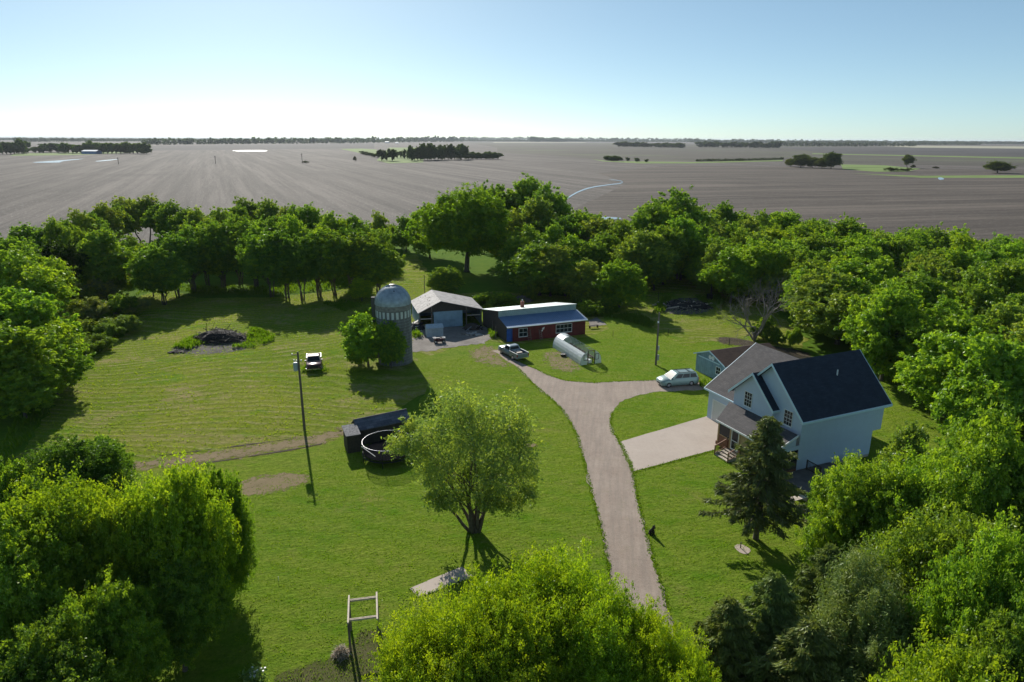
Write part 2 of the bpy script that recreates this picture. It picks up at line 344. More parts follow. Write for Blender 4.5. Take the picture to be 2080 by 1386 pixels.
# ------------------------------------------------------------------ object helpers
def tag(o, label=None, cat=None, group=None, kind=None):
    if label: o['label'] = label
    if cat: o['category'] = cat
    if group: o['group'] = group
    if kind: o['kind'] = kind
    return o
def thing(name, label, cat, loc=(0, 0, 0), rz=0.0, group=None):
    o = bpy.data.objects.new(name, None); C.objects.link(o); o.location = loc; o.rotation_euler = (0, 0, rz); o.empty_display_size = .3
    return tag(o, label, cat, group)
class MB:
    def __init__(s): s.v = []; s.f = []; s.uv = {}
    def poly(s, pts, uv=None):
        i = len(s.v); s.v += [tuple(p) for p in pts]; s.f.append(tuple(range(i, i+len(pts))))
        if uv: s.uv[len(s.f)-1] = uv
        return s
    def box(s, x0, y0, z0, x1, y1, z1):
        i = len(s.v)
        s.v += [(x0, y0, z0), (x1, y0, z0), (x1, y1, z0), (x0, y1, z0), (x0, y0, z1), (x1, y0, z1), (x1, y1, z1), (x0, y1, z1)]
        s.f += [(i, i+3, i+2, i+1), (i+4, i+5, i+6, i+7), (i, i+1, i+5, i+4), (i+1, i+2, i+6, i+5), (i+2, i+3, i+7, i+6), (i+3, i, i+4, i+7)]
        return s
    def bar(s, p, q, w, h=None):
        """square bar between two points"""
        p = Vector(p); q = Vector(q); h = h or w; d = (q-p).normalized()
        up = Vector((0, 0, 1)) if abs(d.z) < .95 else Vector((0, 1, 0))
        a = d.cross(up).normalized()*w/2; b = a.cross(d).normalized()*h/2
        i = len(s.v)
        for c in (p, q): s.v += [tuple(c-a-b), tuple(c+a-b), tuple(c+a+b), tuple(c-a+b)]
        s.f += [(i, i+1, i+2, i+3), (i+7, i+6, i+5, i+4)]+[(i+k, i+4+k, i+4+(k+1) % 4, i+(k+1) % 4) for k in range(4)]
        return s
    def tube(s, pts, rad, n=8, cap=True):
        pts = [Vector(p) for p in pts]; i0 = len(s.v)
        if not hasattr(rad, '__len__'): rad = [rad]*len(pts)
        for k, p in enumerate(pts):
            d = (pts[min(k+1, len(pts)-1)]-pts[max(k-1, 0)]).normalized()
            up = Vector((0, 0, 1)) if abs(d.z) < .9 else Vector((0, 1, 0))
            a = d.cross(up).normalized(); b = a.cross(d)
            for j in range(n):
                t = 2*PI*j/n; s.v.append(tuple(p+(a*math.cos(t)+b*math.sin(t))*rad[k]))
        for k in range(len(pts)-1):
            for j in range(n):
                s.f.append((i0+k*n+j, i0+k*n+(j+1) % n, i0+(k+1)*n+(j+1) % n, i0+(k+1)*n+j))
        if cap: s.f.append(tuple(range(i0+n-1, i0-1, -1))); s.f.append(tuple(range(i0+(len(pts)-1)*n, i0+len(pts)*n)))
        return s
    def loft(s, rings, cap=True):
        i0 = len(s.v); n = len(rings[0])
        for r in rings: s.v += [tuple(p) for p in r]
        for k in range(len(rings)-1):
            for j in range(n): s.f.append((i0+k*n+j, i0+k*n+(j+1) % n, i0+(k+1)*n+(j+1) % n, i0+(k+1)*n+j))
        if cap: s.f.append(tuple(range(i0+n-1, i0-1, -1))); s.f.append(tuple(range(i0+(len(rings)-1)*n, i0+len(rings)*n)))
        return s
    def slab(s, pts, th):
        """a polygon with thickness th straight down"""
        n = len(pts); i = len(s.v)
        s.v += [tuple(p) for p in pts]+[(p[0], p[1], p[2]-th) for p in pts]
        s.f.append(tuple(range(i, i+n))); s.f.append(tuple(range(i+2*n-1, i+n-1, -1)))
        s.f += [(i+k, i+n+k, i+n+(k+1) % n, i+(k+1) % n) for k in range(n)]
        return s
    def build(s, name, mat, parent=None, smooth=False, normals=True):
        me = bpy.data.meshes.new(name); me.from_pydata(s.v, [], s.f)
        if s.uv is not None and getattr(s, 'useuv', False):
            ul = me.uv_layers.new(name='UVMap')
            for p in me.polygons:
                # project: u along horizontal tangent, v along slope
                nrm = p.normal; t = Vector((-nrm.y, nrm.x, 0)); t = t.normalized() if t.length > 1e-3 else Vector((1, 0, 0)); bb = nrm.cross(t)
                for li in p.loop_indices:
                    c = me.vertices[me.loops[li].vertex_index].co; ul.data[li].uv = (c.dot(t), c.dot(bb))
        if normals:
            bm = bmesh.new(); bm.from_mesh(me); bmesh.ops.recalc_face_normals(bm, faces=bm.faces); bm.to_mesh(me); bm.free()
        if smooth: me.polygons.foreach_set('use_smooth', [True]*len(me.polygons))
        if mat is not None: me.materials.append(mat)
        o = bpy.data.objects.new(name, me); C.objects.link(o)
        if parent is not None: o.parent = parent
        return o
def roofMB():
    m = MB(); m.useuv = True; return m
def sheet(name, pts, mat, z, jitter=.25, seg=1.0, kind='structure', label=None, cat=None):
    """a ground sheet from an outline of world points, its edge broken up a little"""
    out = []; rnd = random.Random(len(name)*7+int(abs(pts[0][0])*10))
    n = len(pts)
    for i in range(n):
        a = Vector((pts[i][0], pts[i][1])); b = Vector((pts[(i+1) % n][0], pts[(i+1) % n][1])); L = (b-a).length; k = max(1, min(400, int(L/seg)))
        for j in range(k):
            p = a.lerp(b, j/k)
            if jitter and L > 0:
                nn = Vector((-(b-a).y, (b-a).x))/L; p = p+nn*(rnd.uniform(-jitter, jitter)+.5*jitter*math.sin(i*3.1+j*.7*seg))
            out.append((p.x, p.y, z))
    tris = tessellate_polygon([[Vector(p) for p in out]])
    me = bpy.data.meshes.new(name); me.from_pydata(out, [], [tuple(t) for t in tris])
    bm = bmesh.new(); bm.from_mesh(me); bmesh.ops.recalc_face_normals(bm, faces=bm.faces)
    if sum(f.normal.z for f in bm.faces) < 0: bmesh.ops.reverse_faces(bm, faces=bm.faces)
    bm.to_mesh(me); bm.free()
    me.materials.append(mat); o = bpy.data.objects.new(name, me); C.objects.link(o)
    return tag(o, label, cat, None, kind)
def soft_patch(name, pts, nodes, z, soft=.8, seg=.6, break_=1.0):
    """a patch of bare soil that thins out into the grass: 'cover' runs from 0 at its rim to 1 inside"""
    P = [Vector((p[0], p[1])) for p in pts]
    out = []
    for i in range(len(P)):
        a, b = P[i], P[(i+1) % len(P)]; k = max(1, int((b-a).length/seg)); out += [a.lerp(b, j/k) for j in range(k)]
    area = sum(out[i].x*out[(i+1) % len(out)].y-out[(i+1) % len(out)].x*out[i].y for i in range(len(out)))
    if area < 0: out.reverse()
    n = len(out); inn = []; ou2 = []
    for i in range(n):
        t = (out[(i+1) % n]-out[i-1]).normalized(); nn = Vector((-t.y, t.x)); inn.append(out[i]+nn*soft); ou2.append(out[i]-nn*soft*.6)
    v = [(p.x, p.y, z) for p in ou2]+[(p.x, p.y, z) for p in inn]
    tri = tessellate_polygon([[Vector((p.x, p.y, 0)) for p in inn]])
    f = [(i, (i+1) % n, n+(i+1) % n, n+i) for i in range(n)]+[tuple(n+q for q in t) for t in tri]
    me = bpy.data.meshes.new(name); me.from_pydata(v, [], f)
    at = me.attributes.new('cover', 'FLOAT', 'POINT'); at.data.foreach_set('value', [0.0]*n+[1.0]*n)
    m, nd, b = new_mat(name); s = NT(m); col, nor = nodes(s); nd.links.new(col, b.inputs['Base Color']); nd.links.new(nor, b.inputs['Normal']); b.inputs['Roughness'].default_value = .95
    b.inputs['Specular IOR Level'].default_value = .1
    ca = nd.nodes.new('ShaderNodeAttribute'); ca.attribute_name = 'cover'
    nz = s.rng(s.noise(s.pos(), 1.3, 7, .8), .3, .7, -.75*break_, .75*break_)
    al = s.rng(s.math('ADD', ca.outputs['Fac'], nz), .32, .75, 0, .82); nd.links.new(al, b.inputs['Alpha'])
    me.materials.append(m); o = bpy.data.objects.new(name, me); C.objects.link(o); return tag(o, kind='structure')
DIRT = dirt_nodes((.25, .185, .115), (.32, .235, .15), (.20, .19, .07), 1.0, .8); GARD = dirt_nodes((.10, .10, .035), (.15, .12, .07), (.13, .19, .04), 1.6, 1.0); DARK = dirt_nodes((.045, .036, .028), (.075, .058, .042), (.14, .11, .08), 1.2, 1.0); ASH = dirt_nodes((.12, .11, .10), (.22, .20, .18), (.04, .035, .03), 1.5, .8)
def smooth_line(pts, it=2):
    for _ in range(it):
        q = []
        for i in range(len(pts)):
            a = pts[i]; b = pts[(i+1) % len(pts)]
            q += [(a[0]*.75+b[0]*.25, a[1]*.75+b[1]*.25), (a[0]*.25+b[0]*.75, a[1]*.25+b[1]*.75)]
        pts = q
    return pts
def gp(l, smooth=0):
    if smooth: l = smooth_line(l, smooth)
    return [G(x, y) for x, y in l]

# ------------------------------------------------------------------ foliage
def leaf_mesh(name, cen, nrm, size, tint, mat, elong=1.0, axis=None, rng=None):
    """one mesh of rhombic leaves: centres, normals, sizes as arrays"""
    rng = rng or np.random.default_rng(1)
    n = len(cen)
    nrm = nrm/np.maximum(np.linalg.norm(nrm, axis=1, keepdims=True), 1e-6)
    if axis is None: axis = rng.normal(size=(n, 3))
    a = axis-nrm*np.sum(axis*nrm, 1, keepdims=True); a /= np.maximum(np.linalg.norm(a, axis=1, keepdims=True), 1e-6)
    b = np.cross(nrm, a)
    size = np.broadcast_to(np.asarray(size, float).reshape(-1, 1), (n, 1))
    L = a*size*elong*.5; W = b*size*.5/max(1.0, elong**.5)
    v = np.stack([cen-L, cen+W*.9-L*.1, cen+L, cen-W*.9-L*.1], 1).reshape(-1, 3)
    me = bpy.data.meshes.new(name); me.vertices.add(4*n); me.vertices.foreach_set('co', v.astype(np.float32).ravel())
    me.loops.add(4*n); me.loops.foreach_set('vertex_index', np.arange(4*n, dtype=np.int32))
    me.polygons.add(n); me.polygons.foreach_set('loop_start', np.arange(0, 4*n, 4, dtype=np.int32)); me.polygons.foreach_set('loop_total', np.full(n, 4, dtype=np.int32))
    me.update(calc_edges=True)
    at = me.attributes.new('tint', 'FLOAT', 'FACE'); at.data.foreach_set('value', np.clip(tint, 0, 1).astype(np.float32))
    me.materials.append(mat); return me
def unit(rng, n):
    d = rng.normal(size=(n, 3)); return d/np.linalg.norm(d, axis=1, keepdims=True)
def lobes_for(rng, H, W, z0, n, top=.0):
    """lobes of a crown filling an egg from z0 to H, width W"""
    out = []
    zc = (H+z0)/2; hz = (H-z0)/2
    for i in range(n):
        for _ in range(30):
            d = unit(rng, 1)[0]; r = rng.uniform(.42, .86)
            p = np.array([d[0]*W/2*r, d[1]*W/2*r, zc+d[2]*hz*r*.95])
            if p[2] < z0+.15*(H-z0) and rng.random() < .6: continue
            if all(np.linalg.norm((p-q[:3])/np.array([W/2, W/2, hz])) > .30 for q in out): break
        out.append(np.array([*p, rng.uniform(.22, .42)*min(W/2, hz)]))
    return out
def crown(name, rng, lobes, nclump, nleaf, leaf, mat, tipup=.35, clump_r=.24, droop=0.0, flat=.8, elong=1.5, inner=.06):
    """leaves gathered in sprays on the skin of each lobe; some sprays stick out of it, some carry young leaves"""
    cen = []; nr = []; ti = []
    for lb in lobes:
        c = lb[:3]; r = lb[3]; nc = max(6, int(nclump*(r/1.5)**1.2)) if nclump > 20 else nclump
        d = unit(rng, nc); d[:, 2] = d[:, 2]*.85+tipup*.45; d /= np.linalg.norm(d, axis=1, keepdims=True)
        out = rng.random(nc) < .22
        rr = r*np.where(out, rng.uniform(1.0, 1.42, nc), rng.uniform(.62, 1.02, nc))[:, None]*(1+.14*np.sin(d[:, :1]*5+c[0]*3)*np.cos(d[:, 1:2]*6+c[1]))
        cc = c+d*rr; cc[:, 2] += out*r*.12-droop*rr[:, 0]*(1-d[:, 2])
        cr = r*clump_r*rng.uniform(.6, 1.35, nc)*np.where(out, .75, 1.0)
        young = rng.random(nc) < .30+.25*np.clip(d[:, 2], 0, 1)
        tt = np.where(young, rng.uniform(.55, 1.0, nc), rng.uniform(0, .22, nc))
        k = np.repeat(np.arange(nc), nleaf)
        off = rng.normal(size=(len(k), 3))*np.array([.42, .42, .42*flat])*cr[k, None]+d[k]*(rng.uniform(-.6, .6, len(k))*cr[k])[:, None]
        cen.append(cc[k]+off); nr.append(unit(rng, len(k))+d[k]*.5+np.array([0, 0, .45]))
        ti.append(np.clip(tt[k]+rng.normal(0, .10, len(k)), 0, 1))
        ni = int(nc*nleaf*inner)
        if ni:
            dd = unit(rng, ni); cen.append(c+dd*r*rng.uniform(0, .7, (ni, 1))); nr.append(unit(rng, ni)+np.array([0, 0, .5])); ti.append(np.zeros(ni))
    cen = np.concatenate(cen); nr = np.concatenate(nr); ti = np.concatenate(ti)
    cen[:, 2] = np.maximum(cen[:, 2], .12)
    sz = leaf*rng.uniform(.6, 1.35, len(cen))
    return leaf_mesh(name, cen, nr, sz, ti, mat, elong, None, rng)
def bend(a, b, rng, k=4, amt=.08):
    a = np.array(a, float); b = np.array(b, float); L = np.linalg.norm(b-a); pts = []
    off = rng.normal(size=3)*L*amt
    for i in range(k+1):
        t = i/k; p = a*(1-t)+b*t+off*math.sin(PI*t)+(rng.normal(size=3)*L*.015 if 0 < i < k else 0)
        p[2] += L*.10*math.sin(PI*t); pts.append(p)
    return pts
def trunk_mb(rng, H, z0, lobes, r0, stems=1, fork=None, twigs=4):
    mb = MB(); fork = fork if fork is not None else z0+.15*(H-z0)
    lx = np.mean([l[:3] for l in lobes], axis=0)
    if stems == 1:
        tp = np.array([lx[0]*.4, lx[1]*.4, z0+.70*(H-z0)])
        tr = [np.array([0, 0, -.3]), np.array([.0, .0, .25]), *bend((0, 0, .4), tp, rng, 6, .03)]
        rad = [r0*1.5, r0*1.15]+[r0*(1-.82*i/6) for i in range(7)]
        mb.tube(tr, rad, 8)
        for l in lobes:
            h = min(max(fork, l[2]-.55*np.linalg.norm(l[:2])-l[3]*.4), z0+.62*(H-z0)); t = (h-.4)/(tp[2]-.4); t = min(max(t, .12), .95)
            st = tr[2+int(t*6)]*(1-(t*6 % 1))+tr[min(8, 3+int(t*6))]*(t*6 % 1)
            p = bend(st, l[:3], rng, 4, .07); rr = r0*(1-.8*t)*.62
            mb.tube(p, [rr*(1-.72*i/4) for i in range(5)], 5)
            for _ in range(twigs):
                d = unit(rng, 1)[0]; d[2] = abs(d[2])*.7; mb.tube(bend(p[rng.integers(2, 5)], l[:3]+d*l[3]*.9, rng, 2, .06), [rr*.28, rr*.16, rr*.06], 4, False)
    else:
        for k in range(stems):
            a = 2*PI*k/stems+rng.uniform(-.2, .2)
            base = np.array([math.cos(a)*r0*1.3, math.sin(a)*r0*1.3, -.2])
            ls = [l for i, l in enumerate(lobes) if i % stems == k]
            if not ls: continue
            mid = np.mean([l[:3] for l in ls], axis=0); top = base+(mid-base)*.75
            tr = bend(base, top, rng, 6, .05); mb.tube(tr, [r0*.62*(1-.75*i/6) for i in range(7)], 7)
            for l in ls:
                j = rng.integers(2, 6); p = bend(tr[j], l[:3], rng, 4, .08); rr = r0*.62*(1-.75*j/6)*.62
                mb.tube(p, [rr*(1-.75*i/4) for i in range(5)], 5)
                for _ in range(twigs):
                    d = unit(rng, 1)[0]; d[2] = abs(d[2])*.7; mb.tube(bend(p[rng.integers(2, 5)], l[:3]+d*l[3]*.9, rng, 2, .06), [rr*.3, rr*.18, rr*.07], 4, False)
    return mb
PROTO = {}
def proto(key, H, W, z0, nl, nclump, nleaf, leaf, seed, r0=.22, mat='leaf', bark='bark', stems=1, twigs=3, **kw):
    """crown and trunk mesh of one kind of tree; (H, W) its real size"""
    rng = np.random.default_rng(seed); lb = kw.pop('lobes', None) or lobes_for(rng, H, W, z0, nl)
    cm = crown('crown', rng, lb, nclump, nleaf, leaf, M[mat], **kw)
    o = trunk_mb(rng, H, z0, lb, r0, stems, None, twigs).build('trunk', M[bark], None, True); tm = o.data; bpy.data.objects.remove(o)
    PROTO[key] = (cm, tm, H, W)
GREEN = dict(bright=(.150, .262, .034), yellow=(.190, .290, .026), mid=(.125, .218, .036), deep=(.094, .182, .032), olive=(.150, .225, .050), grey=(.200, .260, .110), blue=(.07, .150, .045), dark=(.034, .070, .015))
def tree(key, loc, H, W, color, name, label, cat='tree', group=None, rz=None):
    cm, tm, h0, w0 = PROTO[key]
    t = thing(name, label, cat, (loc[0], loc[1], 0), random.uniform(0, 6.28) if rz is None else rz, group)
    t.scale = (W/w0, W/w0, H/h0)
    tr = bpy.data.objects.new('trunk', tm); C.objects.link(tr); tr.parent = t
    cr = bpy.data.objects.new('crown', cm); C.objects.link(cr); cr.parent = t
    g = GREEN[color] if isinstance(color, str) else color; v = random.uniform(.88, 1.12)
    v *= 1.20 if key[:4] in ('wood', 'tall', 'row_', 'cott') else 1.0
    v *= 1.45 if key[:3] == 'far' else 1.0
    cr.color = (g[0]*v*random.uniform(.93, 1.07), g[1]*v, g[2]*v, 1)
    return t
def tree_top(key, px, py, z, wpx, color, name, label, cat='tree', group=None, rz=None):
    """a tree whose top of height z shows at px,py and whose crown is wpx wide in the photograph"""
    p = G(px, py, z); q = Vector((p.x, p.y, z*.6)); W = wpx*mpp(q)
    return tree(key, p, z, W, color, name, label, cat, group, rz)

# ================================================================== THE GROUND
g = MB(); g.poly([(-45000, -400, -.20), (45000, -400, -.20), (45000, 50000, -.20), (-45000, 50000, -.20)]); tag(g.build('farmland', M['field']), kind='structure')
sheet('rank_grass_ground', [(-160, -20), (-165, 60), (-150, 140), (-128, 192), (-85, 214), (-35, 222), (-5, 226), (20, 214), (45, 212), (80, 186), (120, 158), (165, 145), (260, 138), (260, -20)], M['verge'], -.03, .8, 6)
sheet('hay_meadow', gp([(-60, 1100), (0, 985), (70, 880), (130, 790), (205, 712), (272, 668), (284, 640), (275, 605), (335, 585), (400, 606), (560, 604), (690, 590), (745, 560), (790, 522), (845, 517), (872, 555), (880, 600), (1020, 592), (1150, 602), (1180, 577), (1260, 557), (1290, 563), (1400, 566), (1480, 590), (1560, 620), (1640, 690), (1600, 760), (1200, 760), (860, 800), (660, 915), (640, 960), (470, 1020), (200, 1090), (0, 1200)]), M['hay'], 0, .3, 1)
sheet('hay_meadow_back', gp([(1185, 580), (1262, 558), (1400, 567), (1480, 591), (1560, 622), (1622, 690), (1500, 694), (1395, 690), (1330, 665), (1290, 640), (1240, 600)], 1), M['hay2'], .006, .3, 1)
sheet('lawn', gp([(150, 1010), (240, 965), (460, 938), (640, 908), (690, 890), (720, 868), (850, 832), (868, 775), (842, 742), (850, 728), (940, 704), (1000, 694), (1040, 700), (1190, 686), (1238, 668), (1220, 640), (1292, 636), (1335, 672), (1385, 702), (1520, 702), (1650, 735), (1720, 735), (1800, 745), (1950, 810), (2080, 880), (2300, 1050), (2400, 1700), (-300, 1700), (-120, 1250)]), M['lawn'], .012, .22, .8)
soft_patch('dirt_strip', gp([(238, 948), (300, 936), (460, 914), (640, 884), (700, 868), (708, 878), (655, 902), (460, 934), (330, 950), (250, 958)]), DIRT, .018, .9, .6, 1.5)
def ribbon(name, px, wd, mat, z):
    P = [G(x, y) for x, y in px]; return sheet(name, [(p.x, p.y+wd) for p in P]+[(p.x, p.y-wd) for p in P[::-1]], M[mat], z, .07, .5)
ribbon('trench', [(398, 944), (460, 935), (540, 922), (600, 913), (640, 905), (655, 902)], .11, 'darkdirt', .031); ribbon('trench', [(325, 926), (400, 917), (470, 908), (540, 899), (600, 890)], .08, 'darkdirt', .031)
soft_patch('dirt_patch', gp([(468, 985), (520, 968), (600, 960), (628, 962), (626, 985), (560, 1000), (500, 1010), (470, 1005)], 1), DIRT, .019, 0.7, .6, 1.1)
soft_patch('garden_soil', gp([(540, 1420), (560, 1372), (640, 1345), (712, 1320), (730, 1278), (765, 1272), (800, 1300), (810, 1420)], 1), GARD, .020, 0.35, .6, 1.2)
soft_patch('worn_grass_patch', gp([(1105, 716), (1140, 712), (1165, 730), (1178, 752), (1150, 758), (1112, 742)], 1), DIRT, .016, 0.9, .6, 2.4)
soft_patch('bare_soil_patch', gp([(1455, 682), (1520, 690), (1545, 700), (1640, 712), (1660, 735), (1600, 740), (1530, 705), (1460, 700)], 1), DARK, .022, 0.5, .6, 1)
drive = [(1000, 713), (1018, 724), (1032, 736), (1050, 746), (1066, 762), (1085, 782), (1112, 804), (1140, 830), (1158, 856), (1172, 885), (1182, 920), (1190, 955), (1202, 1000), (1215, 1050), (1226, 1095), (1236, 1150), (1242, 1200), (1246, 1260), (1250, 1340), (1250, 1500),
         (1440, 1500), (1405, 1380), (1376, 1300), (1360, 1250), (1344, 1195), (1326, 1135), (1306, 1062), (1290, 990), (1283, 945), (1262, 903), (1244, 878), (1240, 858), (1243, 838), (1258, 818), (1290, 804), (1330, 797), (1385, 794), (1430, 792), (1425, 778), (1385, 772), (1330, 773), (1280, 774), (1200, 778), (1150, 774), (1112, 762), (1084, 748), (1060, 738), (1040, 728), (1015, 712)]
sheet('gravel_driveway', gp(drive), M['gravel'], .026, .16, .6)
sheet('concrete_pad', gp([(1259, 898), (1440, 845), (1475, 872), (1450, 914), (1330, 947), (1286, 958), (1270, 925)]), M['concrete'], .034, .03, 1)
sheet('old_concrete_yard', gp([(836, 715), (836, 690), (845, 668), (900, 662), (985, 664), (1003, 684), (985, 698), (940, 702), (885, 712)]), M['yard'], .024, .35, .6)
sheet('concrete_apron', gp([(1194, 652), (1212, 645), (1232, 660), (1200, 664)]), M['yard'], .027, .1, .6)
sheet('concrete_walk', gp([(832, 1196), (938, 1152), (962, 1172), (850, 1214)]), M['concrete'], .030, .03, .5)
sheet('well_pad', gp([(1490, 1112), (1500, 1105), (1512, 1108), (1526, 1118), (1520, 1126), (1506, 1126)], 1), M['concrete'], .030, .03, .3)
soft_patch('sawdust_patch', gp([(1066, 904), (1078, 900), (1094, 903), (1090, 909), (1072, 910)], 1), DIRT, .028, 0.15, .6, 1)
soft_patch('ash_bed', gp([(345, 708), (380, 700), (440, 698), (500, 694), (520, 700), (480, 716), (400, 722), (350, 716)], 1), ASH, .012, 0.6, .6, 1.2)
soft_patch('ash_bed', gp([(1330, 630), (1360, 606), (1440, 604), (1460, 622), (1430, 638), (1370, 640)], 1), ASH, .014, 0.6, .6, 1.2)
soft_patch('mud_patch', gp([(955, 712), (1000, 700), (1015, 722), (1040, 742), (1000, 745), (960, 728)], 1), DIRT, .021, 1.0, .6, 2.4)
# fields beyond the farm
def far_sheet(name, pts, mat, z): return sheet(name, gp(pts), M[mat], z, 0, 400)
far_sheet('tilled_field', [(1126, 480), (1150, 432), (1275, 372), (1215, 352), (1360, 336), (2600, 352), (2700, 600), (1300, 560)], 'field_r', -.14)
far_sheet('dark_field', [(240, 298), (760, 291.6), (760, 301.5), (300, 306)], 'field_far', -.13)
far_sheet('tilled_field', [(945, 289), (1205, 290.5), (1800, 299), (2600, 309), (2600, 345), (1700, 333), (1590, 325), (1400, 327), (1230, 325), (1010, 309), (1010, 300)], 'field_mid', -.12)
far_sheet('dark_field', [(1585, 299), (1760, 299.6), (2600, 306), (2600, 322), (2080, 318), (1690, 312.5)], 'field_far', -.11)
far_sheet('grass_waterway', [(1650, 311.5), (2080, 320), (2600, 326), (2600, 329), (2080, 322.5), (1650, 313)], 'field_green', -.10)
far_sheet('pale_field', [(1770, 295.3), (2600, 302), (2600, 307), (1860, 300)], 'field_pale', -.10)
far_sheet('pale_field', [(1005, 289), (1190, 289.4), (1190, 290.2), (1000, 290.2)], 'field_pale', -.09)
far_sheet('grass_waterway', [(1708, 334), (1800, 336), (1870, 343), (1840, 349), (1780, 349), (1712, 344)], 'field_green', -.09)
far_sheet('grass_waterway', [(1200, 323), (1235, 327), (1400, 329), (1590, 325), (1590, 327.5), (1400, 332), (1300, 332), (1225, 328)], 'field_green', -.085)
far_sheet('grass_waterway', [(1730, 352), (1870, 357), (2080, 356), (2400, 362), (2400, 365), (2080, 361), (1870, 361)], 'field_green', -.085)
far_sheet('grass_waterway', [(690, 302.5), (735, 302), (765, 304), (768, 316), (740, 313)], 'field_green', -.09)
far_sheet('grass_waterway', [(30, 312), (300, 306), (300, 309), (160, 315), (20, 317)], 'field_green', -.09)
far_sheet('farmstead_grass', [(765, 326), (790, 300), (860, 300), (860, 330), (790, 332)], 'field_green', -.08)
def water(pts, z=-.07): tag(sheet('pond_water', gp(pts, 1), M['water'], z, 0, 100), kind='structure')
water([(466, 305.9), (500, 305.3), (544, 305.4), (540, 307.6), (490, 307.8)])
water([(60, 330), (100, 327.2), (172, 322.3), (168, 323.3), (120, 328.6), (128, 330.2), (85, 330.9)]); water([(192, 327.6), (215, 325), (242, 323), (238, 324.3), (218, 327), (196, 328.4)])
water([(1904, 361), (1912, 360), (1920, 364), (1908, 366)])
creek = [(1146, 408), (1156, 400), (1175, 389), (1200, 380.5), (1235, 375.5), (1262, 372.5), (1266, 369.5), (1258, 366.5), (1238, 365)]
cw = [3.2, 3.0, 2.6, 2.0, 1.5, 1.4, 1.2, .9, .7]
water([(x, y+w_*.55) for (x, y), w_ in zip(creek, cw)]+[(x, y-w_*.55) for (x, y), w_ in list(zip(creek, cw))[::-1]])
water([(1198, 441), (1230, 440), (1262, 442), (1262, 445), (1200, 446)])
# ================================================================== FOLIAGE KINDS
proto('ash_near', 12, 11, 1.2, 34, 120, 34, .155, 11, .26)
proto('ash_near2', 12, 11, .8, 38, 110, 34, .155, 23, .26)
proto('maple_near', 12, 12, 1.0, 40, 110, 34, .155, 31, .28, tipup=.6)
proto('ash_fine', 13, 13, 1.4, 46, 190, 38, .105, 19, .28, clump_r=.21)
proto('wood_a', 11, 9, .5, 30, 62, 20, .27, 41, .2, twigs=1)
proto('wood_b', 11, 9, .4, 34, 58, 20, .27, 52, .2, twigs=1)
proto('wood_c', 12, 9, .7, 27, 66, 20, .27, 63, .2, twigs=1, flat=1.0)
proto('wood_d', 11, 9, .3, 32, 60, 20, .27, 68, .2, twigs=1, tipup=.8, flat=.45)
proto('tall_a', 13, 7, 3.0, 26, 56, 18, .28, 71, .17, twigs=2, tipup=.2, flat=1.1)
proto('tall_b', 13, 7, 2.2, 28, 52, 18, .28, 77, .17, twigs=2, tipup=.2, flat=1.2)
proto('row_a', 13, 9, 3.0, 38, 66, 20, .28, 81, .22, twigs=2, stems=4)
proto('row_b', 13, 9, 3.4, 36, 66, 20, .28, 85, .22, twigs=2, stems=3)
proto('cotton', 18, 20, 4.2, 60, 48, 24, .31, 91, .55, twigs=4)
proto('shrub_a', 3.5, 4.5, 0, 16, 90, 16, .20, 101, .07, twigs=1, tipup=.5)
proto('shrub_b', 3.5, 4.5, 0, 18, 80, 16, .20, 107, .07, twigs=1, tipup=.4)
proto('willow', 4.5, 6, 0, 18, 80, 22, .17, 113, .08, twigs=1, tipup=.5, flat=1.5, elong=2.8, clump_r=.36)
proto('far_a', 12, 10, .2, 16, 20, 14, .95, 121, .2, mat='leaf_far', twigs=0, inner=.5)
proto('far_b', 12, 9, .2, 14, 20, 14, .95, 127, .2, mat='leaf_far', twigs=0, inner=.5)
c_lobes = [np.array(l) for l in [(-1.5, .6, 10.2, 1.55), (-.2, 1.4, 9.4, 1.4), (2.4, .2, 9.6, 1.5), (3.4, 1.2, 8.4, 1.2), (-3.2, -.2, 8.3, 1.4), (-5.6, .2, 7.6, .95), (-4.5, 0, 7.2, 1.0), (-4.9, .4, 8.9, .55),
    (.1, -.7, 8.1, 1.5), (1.4, 1.8, 7.6, 1.4), (3.2, -.4, 6.8, 1.5), (-2.3, -1.3, 6.2, 1.4), (-1.2, 1.6, 6.6, 1.3), (1.5, -1.6, 5.7, 1.35), (3.8, .6, 5.0, 1.15), (-3.0, .8, 4.7, 1.15), (-2.9, -.8, 3.3, .9), (2.9, -.8, 3.2, .9), (4.2, -.6, 3.6, .7), (0.2, 2.2, 4.8, 1.1), (-3.9, 1.6, 5.9, 1.0), (-1.6, -1.2, 3.7, 1.0), (1.0, -1.5, 3.9, 1.05), (2.0, 1.0, 4.0, 1.1), (-.9, 1.6, 4.2, 1.0), (1.6, -.6, 2.9, .7)]]
proto('centre', 12, 11, 1.2, 0, 78, 24, .14, 133, .24, stems=11, twigs=8, lobes=c_lobes, clump_r=.50, flat=.9, tipup=.15, elong=1.8, inner=.04)

